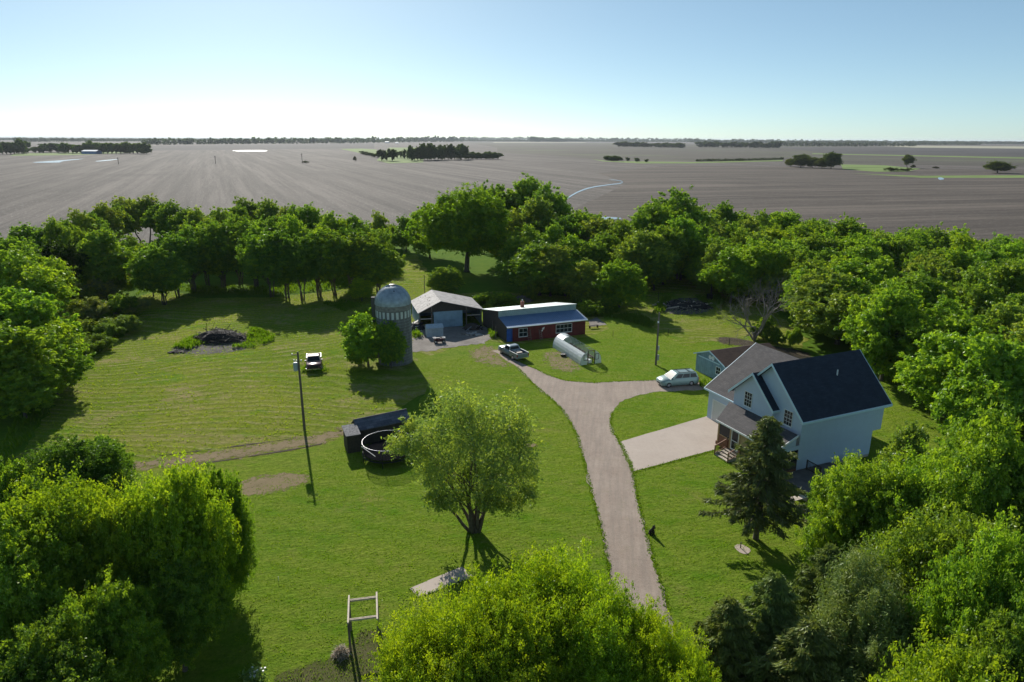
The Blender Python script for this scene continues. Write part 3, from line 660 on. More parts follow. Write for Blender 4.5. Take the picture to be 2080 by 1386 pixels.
def spruce(name, H, W, seed, n_wh, per, needle, droop=.25, z0=1.6, bare=.0, ragged=.35, dens=70):
    rng = np.random.default_rng(seed); mb = MB()
    mb.tube([(0, 0, -.3), (0, 0, .3), (.05, .03, H*.4), (0, 0, H*.98)], [H*.022, H*.018, H*.012, .02], 8)
    cen = []; nr = []; ax = []; ti = []; sz = []
    for k in range(n_wh):
        t = (k+rng.uniform(0, .8))/n_wh; z = z0+(H-z0)*t; L = W/2*((1-t)**.75)*rng.uniform(1-ragged, 1.12)+.15
        for j in range(per):
            a = 2*PI*(j+rng.uniform(-.3, .3))/per+k*1.7; d = np.array([math.cos(a), math.sin(a), 0]); Lb = L*rng.uniform(.7, 1.1)
            pts = []
            for i in range(6):
                s_ = i/5; pts.append(np.array([0, 0, z])+d*Lb*s_+np.array([0, 0, Lb*(.18*s_-droop*2.0*s_**2*.6+.22*droop*s_**4*3)]))
            mb.tube(pts, [.045*(1-t*.6)*(1-.8*i/5)+.006 for i in range(6)], 4, False)
            m_ = int(20+Lb*dens); s_ = rng.uniform(.12+bare, 1.04, m_)
            base = np.array([np.interp(s_, np.linspace(0, 1, 6), [p[q] for p in pts]) for q in range(3)]).T
            side = np.array([-d[1], d[0], 0]); wd = .10+.20*Lb*(1-s_)*.8+.08
            o = side[None, :]*rng.uniform(-1, 1, (m_, 1))*wd[:, None]
            hang = rng.uniform(0, 1, m_)*(.12+.12*Lb*.4)
            cen.append(base+o-np.array([0, 0, 1])*hang[:, None]); nr.append(unit(rng, m_)+np.array([0, 0, .5]))
            ax.append(d[None, :]*.8+o*2.2+np.array([0, 0, -.5])+rng.normal(size=(m_, 3))*.3); ti.append(rng.uniform(0, .8, m_)); sz.append(rng.uniform(.7, 1.3, m_)*needle)
    cm = leaf_mesh('crown', np.concatenate(cen), np.concatenate(nr), np.concatenate(sz), np.concatenate(ti), M['needle'], 2.6, np.concatenate(ax), rng)
    o = mb.build('trunk', M['bark'], None, True); tm = o.data; bpy.data.objects.remove(o); PROTO[name] = (cm, tm, H, W)
spruce('spruce_lone', 10.4, 6.6, 5, 25, 6, .16, .30, 2.0, .12, .5, 60)
proto('cedar', 9.5, 8, .3, 36, 100, 52, .10, 6, .2, mat='needle', tipup=1.2, flat=2.8, elong=3.0, clump_r=.27, twigs=4)
spruce('spruce_thick', 9.5, 7.5, 6, 30, 9, .17, -.42, .4, .10, .75, 130)
def bare_tree(name, H, seed, stems=6, spread=.75, twig='deadwood'):
    rng = np.random.default_rng(seed); mb = MB()
    def grow(p, d, L, r, lv):
        q = [p]; dd = d.copy()
        for _ in range(3):
            dd = dd+rng.normal(size=3)*.14; dd[2] += .05; dd /= np.linalg.norm(dd); q.append(q[-1]+dd*L/3)
        mb.tube(q, [r, r*.88, r*.76, r*.62], 5 if lv > 2 else 3, False)
        if lv == 0: return
        for _ in range(3 if lv > 1 else 4):
            nd = dd+rng.normal(size=3)*.55; nd[2] += .12; nd /= np.linalg.norm(nd)
            grow(q[rng.integers(2, 4)], nd, L*rng.uniform(.55, .85), r*.52, lv-1)
    for k in range(stems):
        a = 2*PI*k/stems+rng.uniform(-.3, .3); d = np.array([math.cos(a)*spread, math.sin(a)*spread, 1.0]); d /= np.linalg.norm(d)
        grow(np.array([0, 0, -.1]), d, H*.42, H*.017, 4)
    return mb
CN = 'cars'
def one(*a, **k): return tree_top(*a, **k)
def tree_base(key, bx, by, ty, wpx, color, name, label, cat='tree', group=None, rz=None):
    b_ = G(bx, by); H = top_height(b_, bx, ty); return tree(key, b_, H, wpx*mpp(Vector((b_.x, b_.y, H*.5))), color, name, label, cat, group, rz)
# ---- single trees and shrubs
tree('centre', G(965, 1080), 12.0, 11.0, (.235, .32, .11), 'ash_tree', 'airy multi-stemmed tree with fanning bare trunks in the middle of the lawn', rz=0)
tree_base('spruce_lone', 1535, 1095, 843, 215, (.150, .195, .085), 'spruce_tree', 'lone dark spruce with ragged branches standing in front of the blue house porch')
YB = (.205, .318, .022)
for x, y, z, w_, lab in [(1045, 1166, 12.5, 330, 'yellow-green tree top left of the middle of the bottom clump'), (1175, 1178, 12.0, 330, 'highest right-hand yellow-green crown of the bottom clump beside the driveway'), (900, 1270, 11, 300, 'yellow-green crown at the left end of the bottom clump near the pergola'),
    (1290, 1235, 10.5, 250, 'yellow-green crown overhanging the lower driveway'), (1390, 1330, 10, 200, 'small yellow-green crown at the right end of the bottom clump'), (1080, 1290, 11, 380, 'yellow-green crown cut by the bottom edge in the middle of the clump')]: tree_top('ash_fine', x, y, z, w_, YB, 'boxelder_tree', lab)
BL = [('ash_near', 95, 985, 12, 270, 'yellow', 'yellow-tipped tree at the left edge of the lower left clump'), ('maple_near', 332, 955, 12, 225, 'yellow', 'tall yellow-green tree at the right of the lower left clump'),
      ('ash_near2', 432, 958, 9.5, 125, 'bright', 'narrow bright tree on the lawn side of the lower left clump'), ('ash_near2', 140, 900, 8.5, 210, 'deep', 'dark rounded tree behind the lower left clump'),
      ('wood_a', 200, 892, 6.5, 100, 'mid', 'small fine-leaved tree at the back of the lower left clump'), ('ash_near', 250, 1000, 11, 190, 'yellow', 'yellow-green tree in the middle of the lower left clump'),
      ('ash_near2', 20, 1090, 11, 260, 'bright', 'bright tree cut by the left edge above the dark hollow'), ('maple_near', 190, 1190, 9, 220, 'bright', 'lower tree with a lit top in the shaded lower left corner'),
      ('ash_near', 335, 1105, 8.5, 200, 'mid', 'green tree beside the long shadow on the lawn'), ('wood_b', 20, 935, 7, 90, 'bright', 'small bright tree at the left edge by the hay meadow'),
      ('ash_near2', 60, 1290, 9, 280, 'mid', 'shaded tree in the bottom left corner')]
for k, x, y, z, w_, c_, lab in BL: tree_top(k, x, y, z, w_, c_, 'boxelder_tree', lab)
BR = [('maple_near', 1790, 935, 11.0, 240, 'bright', 'bright green tree right of the dark deck'), ('ash_near', 1905, 925, 12, 220, 'bright', 'tall green tree between the house corner and the right edge'),
      ('ash_near2', 2030, 852, 15, 280, 'bright', 'tallest green tree at the right edge below the dark spruce'), ('ash_near', 1960, 1040, 12, 260, 'mid', 'green tree in the middle of the lower right clump'),
      ('maple_near', 2060, 1100, 13, 260, 'bright', 'bright tree cut by the right edge in the lower right clump'), ('ash_near2', 1830, 1095, 9, 200, 'mid', 'shaded green tree under the bright crown right of the deck'),
      ('ash_near', 1950, 1345, 12, 300, 'yellow', 'yellow-green tree top peeping in at the bottom right edge'), ('ash_near2', 2050, 1270, 11, 260, 'mid', 'green tree in the bottom right corner'),
      ('wood_c', 1860, 870, 8, 120, 'olive', 'thin sparse-topped tree beside the lawn right of the house')]
for k, x, y, z, w_, c_, lab in BR: tree_top(k, x, y, z, w_, c_, 'maple_tree', lab)
SP = [(1690, 1108, 9, 170, 'cedar with a blunt top nearest to the lone spruce'), (1578, 1165, 8.5, 190, 'cedar with a pointed plume just below the well pad'), (1485, 1218, 7.5, 190, 'cedar leaning out over the lawn at the left of the cedar clump'),
      (1790, 1168, 9.5, 240, 'tallest cedar touching the bright green trees'), (1650, 1265, 7.5, 270, 'broad cedar in the middle of the cedar clump'), (1440, 1262, 5.5, 130, 'lowest dark cedar at the lawn edge bottom right'), (1780, 1290, 7, 260, 'olive cedar at the bottom edge right of the clump')]
for i, (x, y, z, w_, lab) in enumerate(SP): tree_top('cedar' if i in (3, 6) else 'spruce_thick', x, y, z, w_*(1.05 if i in (3, 6) else 1.35), (.165, .225, .075), 'cedar_tree', lab)
tree_top('spruce_thick', 2062, 708, 10, 170, (.09, .115, .07), 'spruce_tree', 'dark spruce at the right edge behind the lawn')
tree_base('cotton', 948, 552, 392, 195, (.125, .225, .025), 'cottonwood_tree', 'large spreading cottonwood with a thick visible trunk behind the barns')
MT = [('wood_c', 1060, 362, 19.5, 130, 'mid', 'tallest dark green tree on the skyline behind the cottonwood'), ('wood_a', 1112, 374, 18.5, 100, 'mid', 'tall tree on the skyline next to the creek'), ('wood_b', 1003, 372, 18, 90, 'deep', 'tall tree peeping over the left shoulder of the skyline group'),
      ('wood_c', 1085, 402, 16, 120, 'olive', 'pale yellow-green round tree right of the cottonwood'), ('wood_b', 870, 422, 13, 90, 'bright', 'bright tree leaning left of the cottonwood'), ('wood_a', 1370, 389, 18, 150, 'mid', 'tallest tree of the wood behind the burned debris pile'),
      ('wood_c', 1480, 414, 13.5, 90, 'mid', 'round tree at the field edge right of the tallest tree'), ('wood_a', 1720, 562, 10.5, 190, 'olive', 'pale open tree behind the house roof'), ('tall_a', 770, 432, 12, 42, 'olive', 'thin lone tree against the stubble left of the cottonwood')]
for k, x, y, z, w_, c_, lab in MT: tree_top(k, x, y, z, w_, c_, 'woodland_tree', lab)
tree_base('wood_c', 1096, 600, 497, 156, 'mid', 'thicket_tree', 'dense rounded tree directly behind the red barn')
tree_base('wood_b', 905, 603, 541, 72, 'mid', 'round_tree', 'round bushy tree behind the open barn')
tree_base('wood_d', 735, 612, 566, 50, 'yellow', 'round_tree', 'small bright round tree left of the silo dome')
tree_base('wood_b', 1258, 626, 527, 96, 'bright', 'round_tree', 'bright leafy tree standing alone right of the red barn')
tree_base('wood_a', 748, 742, 640, 98, 'bright', 'boxelder_tree', 'sunlit tree leaning against the left side of the silo')
tree_base('wood_b', 795, 748, 652, 62, 'mid', 'boxelder_tree', 'dark shaded tree growing up the front of the silo')
tree_base('shrub_a', 728, 745, 700, 40, 'yellow', 'shrub', 'bright shrub at the foot of the tree left of the silo', 'shrub')
tree_base('willow', 1610, 704, 664, 34, 'bright', 'shrub', 'upright green shrub beside the dead tree', 'shrub')
tree_base('shrub_b', 1550, 690, 645, 60, 'mid', 'shrub', 'green regrowth at the foot of the dead tree', 'shrub')
tree_base('shrub_a', 1580, 700, 672, 40, 'deep', 'shrub', 'dark shrub right of the dead tree trunk', 'shrub')
dt = bare_tree('t', 9, 3); p = G(1532, 692); t = thing('dead_tree', 'grey leafless many-branched tree above the garage roof', 'tree', p); dt.build('trunk', M['deadwood'], t)
t.scale = (1.0, 1.0, 1.05)
SH = [(962, 622, 600, 50), (985, 620, 596, 60), (1012, 618, 594, 60), (1040, 620, 600, 40)]
for i, (x, y, ty, w_) in enumerate(SH): tree_base(['shrub_a', 'shrub_b'][i % 2], x, y, ty, w_, 'bright', 'shrub', ['leftmost', 'second', 'third', 'rightmost'][i]+' bright shrub of the row behind the two barns', 'shrub')
tree_base('shrub_b', 1165, 625, 603, 26, 'olive', 'shrub', 'small pale shrub behind the right end of the red barn', 'shrub')
tree_base('shrub_a', 1200, 640, 612, 60, 'bright', 'shrub', 'leafy weeds growing at the right end of the red barn', 'shrub')
tree_base('shrub_b', 1225, 636, 606, 50, 'mid', 'shrub', 'low weedy shrub under the lone bright tree', 'shrub')
tree_base('willow', 1075, 612, 570, 40, 'olive', 'shrub', 'pale bush in front of the dense tree behind the red barn', 'shrub')
# ---- rows and woods
def rnd_c(opts): return random.choice(opts)
for i, (x, y) in enumerate([(108, 446), (132, 436), (160, 428), (184, 422), (208, 414), (232, 408), (252, 402), (272, 400), (292, 399), (316, 405), (342, 412), (368, 416), (396, 424), (424, 430), (450, 424), (474, 410), (498, 404), (522, 404), (548, 407), (578, 412), (600, 420)]):
    tree_top(['tall_a', 'tall_b'][i % 2], x, y, 13.2, random.uniform(52, 66), rnd_c(['mid', 'mid', 'olive']), 'windbreak_tree', 'slender bare-stemmed tree in the windbreak along the far left field edge', group='windbreak trees by the stubble field')
for i, (x, y, z) in enumerate([(318, 500, 11), (345, 474, 12.5), (376, 462, 13), (408, 454, 13), (440, 458, 13), (474, 448, 13.5), (508, 462, 12.5), (540, 474, 12.5), (572, 470, 13), (604, 478, 12.5), (638, 468, 13), (672, 472, 12.5), (706, 464, 12.5), (738, 474, 12), (764, 492, 10.5)]):
    tree_top(['row_a', 'row_b'][i % 2], x, y, z, random.uniform(94, 116), rnd_c(['deep', 'mid', 'mid']), 'shade_tree', 'dark-stemmed tree in the front row shading the hay meadow', group='front row of trees beyond the hay meadow')
for i, (x, y, z, c_) in enumerate([(430, 446, 12, 'mid'), (520, 446, 12, 'mid'), (590, 440, 12, 'bright'), (636, 418, 13.5, 'bright'), (672, 432, 13, 'bright'), (708, 440, 12, 'mid'), (745, 450, 11, 'mid'), (480, 440, 12, 'mid'), (555, 442, 12, 'deep')]):
    tree_top(['wood_a', 'wood_c'][i % 2], x, y, z, 80, c_, 'woodland_tree', 'leafy tree behind the front row on the left', group='trees between the front row and the windbreak')
LT = [('wood_c', 40, 458, 11, 110, 'mid'), ('wood_c', 95, 462, 11, 110, 'deep'), ('wood_b', 10, 480, 11, 110, 'mid'), ('wood_c', 190, 466, 13, 140, 'mid'), ('wood_a', 250, 480, 9, 70, 'mid'), ('wood_a', 60, 500, 12, 120, 'bright'), ('wood_a', 35, 510, 13, 150, 'bright'),
      ('wood_b', 85, 515, 9, 70, 'deep'), ('wood_b', 20, 585, 12, 190, 'bright'), ('wood_a', 75, 625, 10, 130, 'bright'), ('wood_d', 10, 660, 10, 190, 'bright'), ('wood_d', 95, 690, 7, 130, 'bright'), ('wood_d', 30, 745, 6, 140, 'bright'), ('wood_a', 300, 520, 8, 60, 'mid')]
for i, (k, x, y, z, w_, c_) in enumerate(LT): tree_top(k, x, y, z, w_, c_, 'woodland_tree', ['leafy tree in the thicket along the left edge', 'bright layered tree at the left edge of the picture'][c_ == 'bright'], group='thicket on the left, '+('bright' if c_ == 'bright' else 'darker')+' trees')
tree_base('row_b', 140, 612, 488, 78, 'dark', 'dark_tree', 'darkest upright tree in the middle of the left thicket')
WB = [(172, 620, 575), (205, 612, 565), (235, 600, 552), (258, 575, 535), (285, 560, 530), (150, 660, 610), (195, 655, 605), (240, 650, 598), (262, 640, 600), (130, 690, 640), (175, 690, 650), (215, 690, 655), (248, 675, 640), (120, 725, 680), (160, 730, 690), (90, 760, 710), (60, 800, 745), (200, 712, 680), (300, 545, 515), (30, 835, 780)]
for i, (x, y, ty) in enumerate(WB): tree_base(['willow', 'shrub_a', 'willow'][i % 3], x, y, ty, random.uniform(66, 90), rnd_c(['olive', 'grey', 'olive', 'mid']), 'willow_shrub', 'soft olive willow bush between the left trees and the mown hay', 'shrub', 'willow bushes beside the hay meadow')
# middle wood behind the barns
MW = [(1150, 440, 12), (1185, 425, 13), (1120, 455, 13), (1215, 442, 12), (1248, 450, 12), (1280, 446, 12), (1312, 432, 14), (1338, 415, 15.5), (1410, 418, 14.5), (1440, 424, 12.5), (1392, 440, 14), (1120, 500, 10), (1160, 480, 10.5), (1195, 487, 10), (1230, 478, 10), (1300, 470, 12), (1335, 482, 11), (1355, 455, 13), (1420, 455, 12), (1450, 450, 11.5), (1070, 460, 12), (1150, 520, 8), (1185, 530, 8), (1500, 432, 11), (1030, 430, 13)]
for i, (x, y, z) in enumerate(MW): tree_top(['wood_a', 'wood_b', 'wood_c', 'wood_d'][i % 4], x, y, z, random.uniform(80, 105), rnd_c(['mid', 'deep', 'mid', 'olive', 'bright']), 'woodland_tree', 'leafy tree in the wood beyond the small back meadow', group='wood beyond the back meadow')
MF = [(1275, 558, 493, 110, 'mid'), (1375, 566, 497, 90, 'mid'), (1325, 560, 505, 80, 'deep'), (1200, 565, 500, 80, 'deep'), (1420, 585, 520, 60, 'bright'), (1232, 560, 510, 60, 'mid')]
for i, (x, y, ty, w_, c_) in enumerate(MF): tree_base(['wood_b', 'wood_d'][i % 2], x, y, ty, w_, c_, 'woodland_tree', 'low rounded tree at the foot of the wood facing the back meadow', group='trees along the back meadow edge')
tree_base('wood_c', 825, 512, 440, 56, 'mid', 'woodland_tree', 'tree at the gap where the mown track leaves the meadow')
tree_base('wood_b', 800, 505, 455, 50, 'mid', 'woodland_tree', 'small tree left of the gap at the end of the mown track')
def inpoly(x, y, P):
    c = False
    for i in range(len(P)):
        x1, y1 = P[i]; x2, y2 = P[i-1]
        if (y1 > y) != (y2 > y) and x < (x2-x1)*(y-y1)/(y2-y1)+x1: c = not c
    return c
def wood(poly_px, z0, spacing, seed, place):
    """trees of a wood, spaced over the ground its canopy covers"""
    P = [(G(x, y, z0).x, G(x, y, z0).y) for x, y in poly_px]; r = random.Random(seed); pts = []
    xs = [p[0] for p in P]; ys = [p[1] for p in P]
    for _ in range(30000):
        x = r.uniform(min(xs), max(xs)); y = r.uniform(min(ys), max(ys))
        if inpoly(x, y, P) and all((x-a)**2+(y-b_)**2 > spacing**2 for a, b_ in pts): pts.append((x, y))
    pts.sort(key=lambda q: q[1])
    for i, q in enumerate(pts): place(i, q, r)
    return pts
def rw(i, q, r):
    far = q[1] > 118; mid_ = 85 < q[1] <= 118
    where = 'far side of' if far else ('middle of' if mid_ else 'near side of')
    tone = r.choice(['bright', 'yellow', 'bright', 'mid', 'olive', 'mid'])
    tn = dict(bright='bright green', yellow='yellow-green', mid='mid green', olive='olive green')[tone]
    tree(r.choice(['wood_a', 'wood_b', 'wood_d', 'wood_c'] if q[1] > 62 else ['ash_near', 'ash_near2', 'wood_d']), q, r.uniform(9, 12.5), r.uniform(8, 10.5), tone, 'woodland_tree', tn+' tree on the '+where+' the dense wood right of the house', group=tn+' trees on the '+where+' the right wood')
wood([(1425, 492), (1480, 462), (1560, 440), (1640, 437), (1740, 456), (1850, 470), (1990, 481), (2160, 484), (2200, 760), (2030, 745), (1950, 705), (1880, 655), (1800, 615), (1740, 602), (1660, 545), (1570, 520), (1480, 508)], 10, 6.2, 4, rw)
# ---- groves out in the fields
def grove(x0, x1, by, ty, n, color, label, group, rows=2, wf=1.9, key='far'):
    for i in range(n):
        x = x0+(x1-x0)*(i+.5)/n; t_ = (x-x0)/(x1-x0); b_ = by[0]+(by[1]-by[0])*t_; tp = ty[0]+(ty[1]-ty[0])*t_
        p = G(x, b_-random.uniform(0, .8)*rows*.5); H = top_height(p, x, tp)*random.uniform(.82, 1.05)
        tree(random.choice(['far_a', 'far_b']), p, H, (x1-x0)/n*mpp(p)*wf*1.35*random.uniform(.9, 1.2), color, 'grove_tree', label, group=group)
grove(-6, 58, (315, 312.5), (279, 284), 8, (.048, .085, .024), 'tree of the wood standing at the left edge of the stubble field', 'wood at the left edge beyond the field')
grove(68, 92, (311, 311), (294, 297), 3, (.04, .065, .03), 'small dark tree between the left wood and the farmstead', 'small dark trees left of the far farmstead')
grove(96, 126, (310, 311), (284, 288), 2, (.032, .058, .024), 'tall dark tree left of the white-roofed shed', 'tall dark trees by the far farmstead')
grove(126, 302, (311.5, 313), (288, 286), 20, (.060, .105, .022), 'tree of the grove behind the white-roofed shed', 'grove behind the white-roofed shed', wf=1.8)
grove(736, 770, (314, 322), (307, 311), 6, (.035, .055, .024), 'small dark evergreen at the left end of the farmstead grove', 'small evergreens of the farmstead grove')
grove(770, 802, (327, 328), (298, 299), 3, (.038, .062, .020), 'large dark round tree on the left of the farmstead grove', 'large round trees of the farmstead grove', wf=1.4)
grove(832, 948, (327, 325), (291, 292), 17, (.042, .072, .022), 'tall tree in the middle of the farmstead grove', 'tall trees of the farmstead grove', 4, 1.9)
grove(948, 1016, (324, 324), (307, 308), 8, (.050, .085, .024), 'lower tree in the right arm of the farmstead grove', 'lower trees of the farmstead grove', wf=1.5)
grove(804, 832, (322, 324), (305, 303), 4, (.05, .08, .03), 'small tree in the farmstead yard', 'small trees in the farmstead yard', wf=.8)
grove(1232, 1260, (326.5, 327.5), (316, 317), 3, (.04, .075, .018), 'dark round tree of the small cluster in the right field', 'cluster of round trees in the right field')
for x, b_, t_, w_, q in [(1275, 327.5, 320, 9, 'first'), (1294, 328.5, 321, 13, 'second'), (1313, 329.5, 323.5, 9, 'third')]: tree_base('far_a', x, b_, t_, w_, (.05, .08, .025), 'field_bush', q+' bush right of the round tree cluster in the right field', 'bush')
grove(1252, 1386, (298.5, 301), (286, 290), 16, (.050, .075, .035), 'tree of the long grove in the middle distance right of centre', 'long grove right of centre', wf=1.7)
grove(1418, 1582, (299.5, 301.8), (287, 288), 18, (.040, .062, .034), 'tree of the straight-edged grove on the far right fields', 'straight-edged grove on the right', wf=1.7)
for x, b_, t_, w_, c_, q in [(1606, 338, 322, 24, (.09, .12, .04), 'small pale'), (1626, 340, 313, 40, (.06, .09, .03), 'broad'), (1650, 341, 319, 30, (.07, .10, .03), 'low middle'), (1668, 342, 320, 26, (.07, .10, .03), 'fourth, pale'), (1688, 342.5, 308.5, 38, (.045, .075, .022), 'tallest dark')]:
    tree_base('wood_b', x, b_, t_, w_, c_, 'field_tree', q+' tree of the clump in the right hand field')
tree_base('tall_b', 1843, 341, 312, 23, (.075, .10, .035), 'field_tree', 'lone vase-shaped tree in the right hand field')
tree_base('wood_d', 2026, 351.5, 328, 52, (.07, .11, .025), 'field_tree', 'wide bushy tree alone near the right edge of the field')
for x, b_, t_, w_, q in [(1810, 348, 340.5, 34, 'left'), (1840, 348, 342, 30, 'right')]: tree_base('shrub_a', x, b_, t_, w_, (.06, .10, .03), 'field_bush', q+' low bush under the lone vase-shaped tree', 'bush')
tree_base('shrub_b', 1854, 341, 335, 10, (.03, .05, .02), 'field_bush', 'tiny dark bush touching the lone vase-shaped tree', 'bush')
tree_base('shrub_b', 1901, 342.5, 338.5, 13, (.06, .07, .04), 'field_bush', 'faint brownish bush out in the right hand field', 'bush')
tree_base('shrub_b', 721, 327, 317.5, 8, (.04, .06, .03), 'field_bush', 'tiny dark bush left of the farmstead grove', 'bush')
grove(1080, 1166, (288.6, 289), (276, 282), 7, (.045, .07, .045), 'tree of the hazy grove near the middle of the horizon', 'hazy grove near the middle of the horizon', wf=1.8)
# distant tree lines: nobody could count them
def tree_line(segs, color, seed, dens=1.0):
    rng = np.random.default_rng(seed); cen = []; sz = []
    for x0, x1, b0, b1, t0, t1 in segs:
        x = x0
        while x < x1:
            f_ = (x-x0)/(x1-x0); p = G(x, b0+(b1-b0)*f_); H = max(4., top_height(p, x, t0+(t1-t0)*f_))*rng.uniform(.62, 1.02); W = H*rng.uniform(.7, 1.5)
            n = int(60*dens); d = unit(rng, n); c = np.array([p.x, p.y, H*.5])
            cen.append(c+d*np.array([W*.5, W*.5, H*.5])*rng.uniform(.5, 1, (n, 1))); sz.append(np.full(n, H*.30)*rng.uniform(.7, 1.2, n))
            x += max(1.2, W*.5/mpp(p))
    cen = np.concatenate(cen); cen[:, 2] = np.maximum(cen[:, 2], .5)
    me = leaf_mesh('distant_woodland', cen, unit(rng, len(cen))+np.array([0, -.3, .4]), np.concatenate(sz), rng.uniform(0, .7, len(cen)), M['leaf_far'], 1.2, None, rng)
    o = bpy.data.objects.new('distant_woodland', me); C.objects.link(o); o.color = (*color, 1); tag(o, None, None, None, 'stuff')
tree_line([(296, 470, 294.5, 292.8, 280, 279), (470, 700, 292.8, 291.5, 278.5, 277), (700, 850, 291.5, 289, 276, 278)], (.045, .072, .032), 1, 1.3)
tree_line([(846, 880, 288.5, 288.5, 274.5, 275), (880, 946, 288.5, 288, 276, 276.5)], (.032, .055, .038), 2, 1.6)
tree_line([(30, 300, 288.5, 287.5, 278, 281), (945, 1090, 286.5, 286, 277.5, 277), (1150, 1260, 287, 288, 278, 279.5), (1240, 1420, 288, 288.5, 279, 281)], (.045, .065, .045), 3)
tree_line([(1400, 1585, 290, 291, 280.5, 283), (1585, 1760, 297.5, 298, 286, 288), (1600, 1800, 292, 293, 283, 285.5), (1760, 1860, 297, 297.4, 287, 289)], (.042, .062, .040), 4)
tree_line([(1840, 1990, 295, 295, 286.5, 287.5), (1860, 2140, 293, 294, 285.5, 287.6), (1700, 2120, 291.2, 293.2, 284, 287.5), (0, 2100, 285.2, 290.8, 279.6, 287.0)], (.045, .062, .048), 5)
# hedge along the ditch in the right field
tree_line([(1415, 1500, 328.5, 327.5, 325.5, 324.5), (1500, 1592, 327.5, 324.5, 324, 321.5)], (.028, .045, .018), 6, 1)

# ================================================================== BUILDINGS
def window(parent, org, ax, up, w_, h_, cols, rows, depth=.05, frame='white', name='window', blind=False):
    """window at lower-left corner org; ax = unit direction along the wall, up = (0,0,1); outward = depth side"""
    o = Vector(org); a = Vector(ax); u = Vector(up); nrm = a.cross(u).normalized()
    fr = MB(); t = .055
    def bb(s0, s1, t0, t1, d0, d1, mb):
        c = [o+a*s+u*v+nrm*d for d in (d0, d1) for s, v in ((s0, t0), (s1, t0), (s1, t1), (s0, t1))]
        mb.loft([c[:4], c[4:]])
    bb(-t, 0, -t, h_+t, 0, depth, fr); bb(w_, w_+t, -t, h_+t, 0, depth, fr); bb(0, w_, -t, 0, 0, depth, fr); bb(0, w_, h_, h_+t, 0, depth, fr)
    bb(-t*1.4, w_+t*1.4, -t*1.7, -t, 0, depth*1.7, fr)
    bb(0, w_, h_*.48, h_*.48+.045, .012, depth*.9, fr)
    for i in range(1, cols): bb(w_*i/cols-.014, w_*i/cols+.014, 0, h_*.48, .012, depth*.6, fr); bb(w_*i/cols-.014, w_*i/cols+.014, h_*.48+.045, h_, .012, depth*.6, fr)
    for i in range(1, rows):
        if abs(i/rows-.5) > .05: bb(0, w_, h_*i/rows-.014, h_*i/rows+.014, .011, depth*.57, fr)
    f = fr.build(name, M[frame], parent)
    pb = MB(); bb(0, w_, 0, h_, .004, .010, pb); pb.build('pane', M['glass'], f)
    return f
# --- the blue house: x runs into the house, y leftwards along its front
HX, HY, HT = 26.57, 57.71, .42
W_, D_, DL, HE, HR = 8.03, 10.73, 9.6, 5.49, 9.76
house = thing('house', 'pale blue one and a half storey house with charcoal gables, garage and porch', 'house', (HX, HY, 0), HT)
SL = (HR-HE)/(W_/2+.4); wt = HE+.4*SL-.12
b = MB()   # walls of the main block with gable, upper floor standing out at the back
b.poly([(0, 0, .3), (0, W_, .3), (0, W_, wt), (0, W_/2, wt+SL*W_/2), (0, 0, wt)]); b.poly([(D_, 0, 2.75), (D_, W_, 2.75), (D_, W_, wt), (D_, W_/2, wt+SL*W_/2), (D_, 0, wt)])
b.poly([(0, 0, .3), (DL, 0, .3), (DL, 0, 2.75), (D_, 0, 2.75), (D_, 0, wt), (0, 0, wt)]); b.poly([(0, W_, .3), (DL, W_, .3), (DL, W_, 2.75), (D_, W_, 2.75), (D_, W_, wt), (0, W_, wt)])
b.poly([(DL, 0, .3), (DL, W_, .3), (DL, W_, 2.75), (DL, 0, 2.75)]); b.poly([(DL, 0, 2.75), (DL, W_, 2.75), (D_, W_, 2.75), (D_, 0, 2.75)])
b.build('wall', M['siding'], house)
MB().box(.02, .02, -.2, DL-.02, W_-.02, .33).build('foundation', M['concrete'], house)
def gable_roof(parent, x0, x1, yl, yr, ym, ze_l, ze_r, zr, th=.18, mat='roof_dark'):
    m = roofMB()
    m.slab([(x0, ym, zr), (x0, yr, ze_r), (x1, yr, ze_r), (x1, ym, zr)], th); m.slab([(x0, ym, zr), (x1, ym, zr), (x1, yl, ze_l), (x0, yl, ze_l)], th)
    return m.build('roof', M[mat], parent)
rf = gable_roof(house, -.4, D_+.4, W_+.4, -.4, W_/2, HE, HE, HR)
t = MB()   # rake boards and gutters
def rake(t, x, y0, z0, y1, z1, w_=.26, d=.05, off=.02):
    t.slab([(x-d, y0, z0+off), (x-d, y1, z1+off), (x, y1, z1+off), (x, y0, z0+off)], w_)
rake(t, -.403, -.42, HE, W_/2, HR); rake(t, -.403, W_/2, HR, W_+.42, HE); rake(t, D_+.455, -.42, HE, W_/2, HR); rake(t, D_+.455, W_/2, HR, W_+.42, HE)
t.box(-.45, -.50, HE-.24, D_+.45, -.405, HE-.01); t.box(-.40, -.40, HE-.22, D_+.40, -.01, HE-.17)
t.build('fascia', M['trim'], house)
v = MB(); v.tube([(6.5, 2.4, HR-(4.0-2.4)*SL-.2), (6.5, 2.4, HR-(4.0-2.4)*SL+.5)], .07, 10); v.build('vent_pipe', M['white'], house)
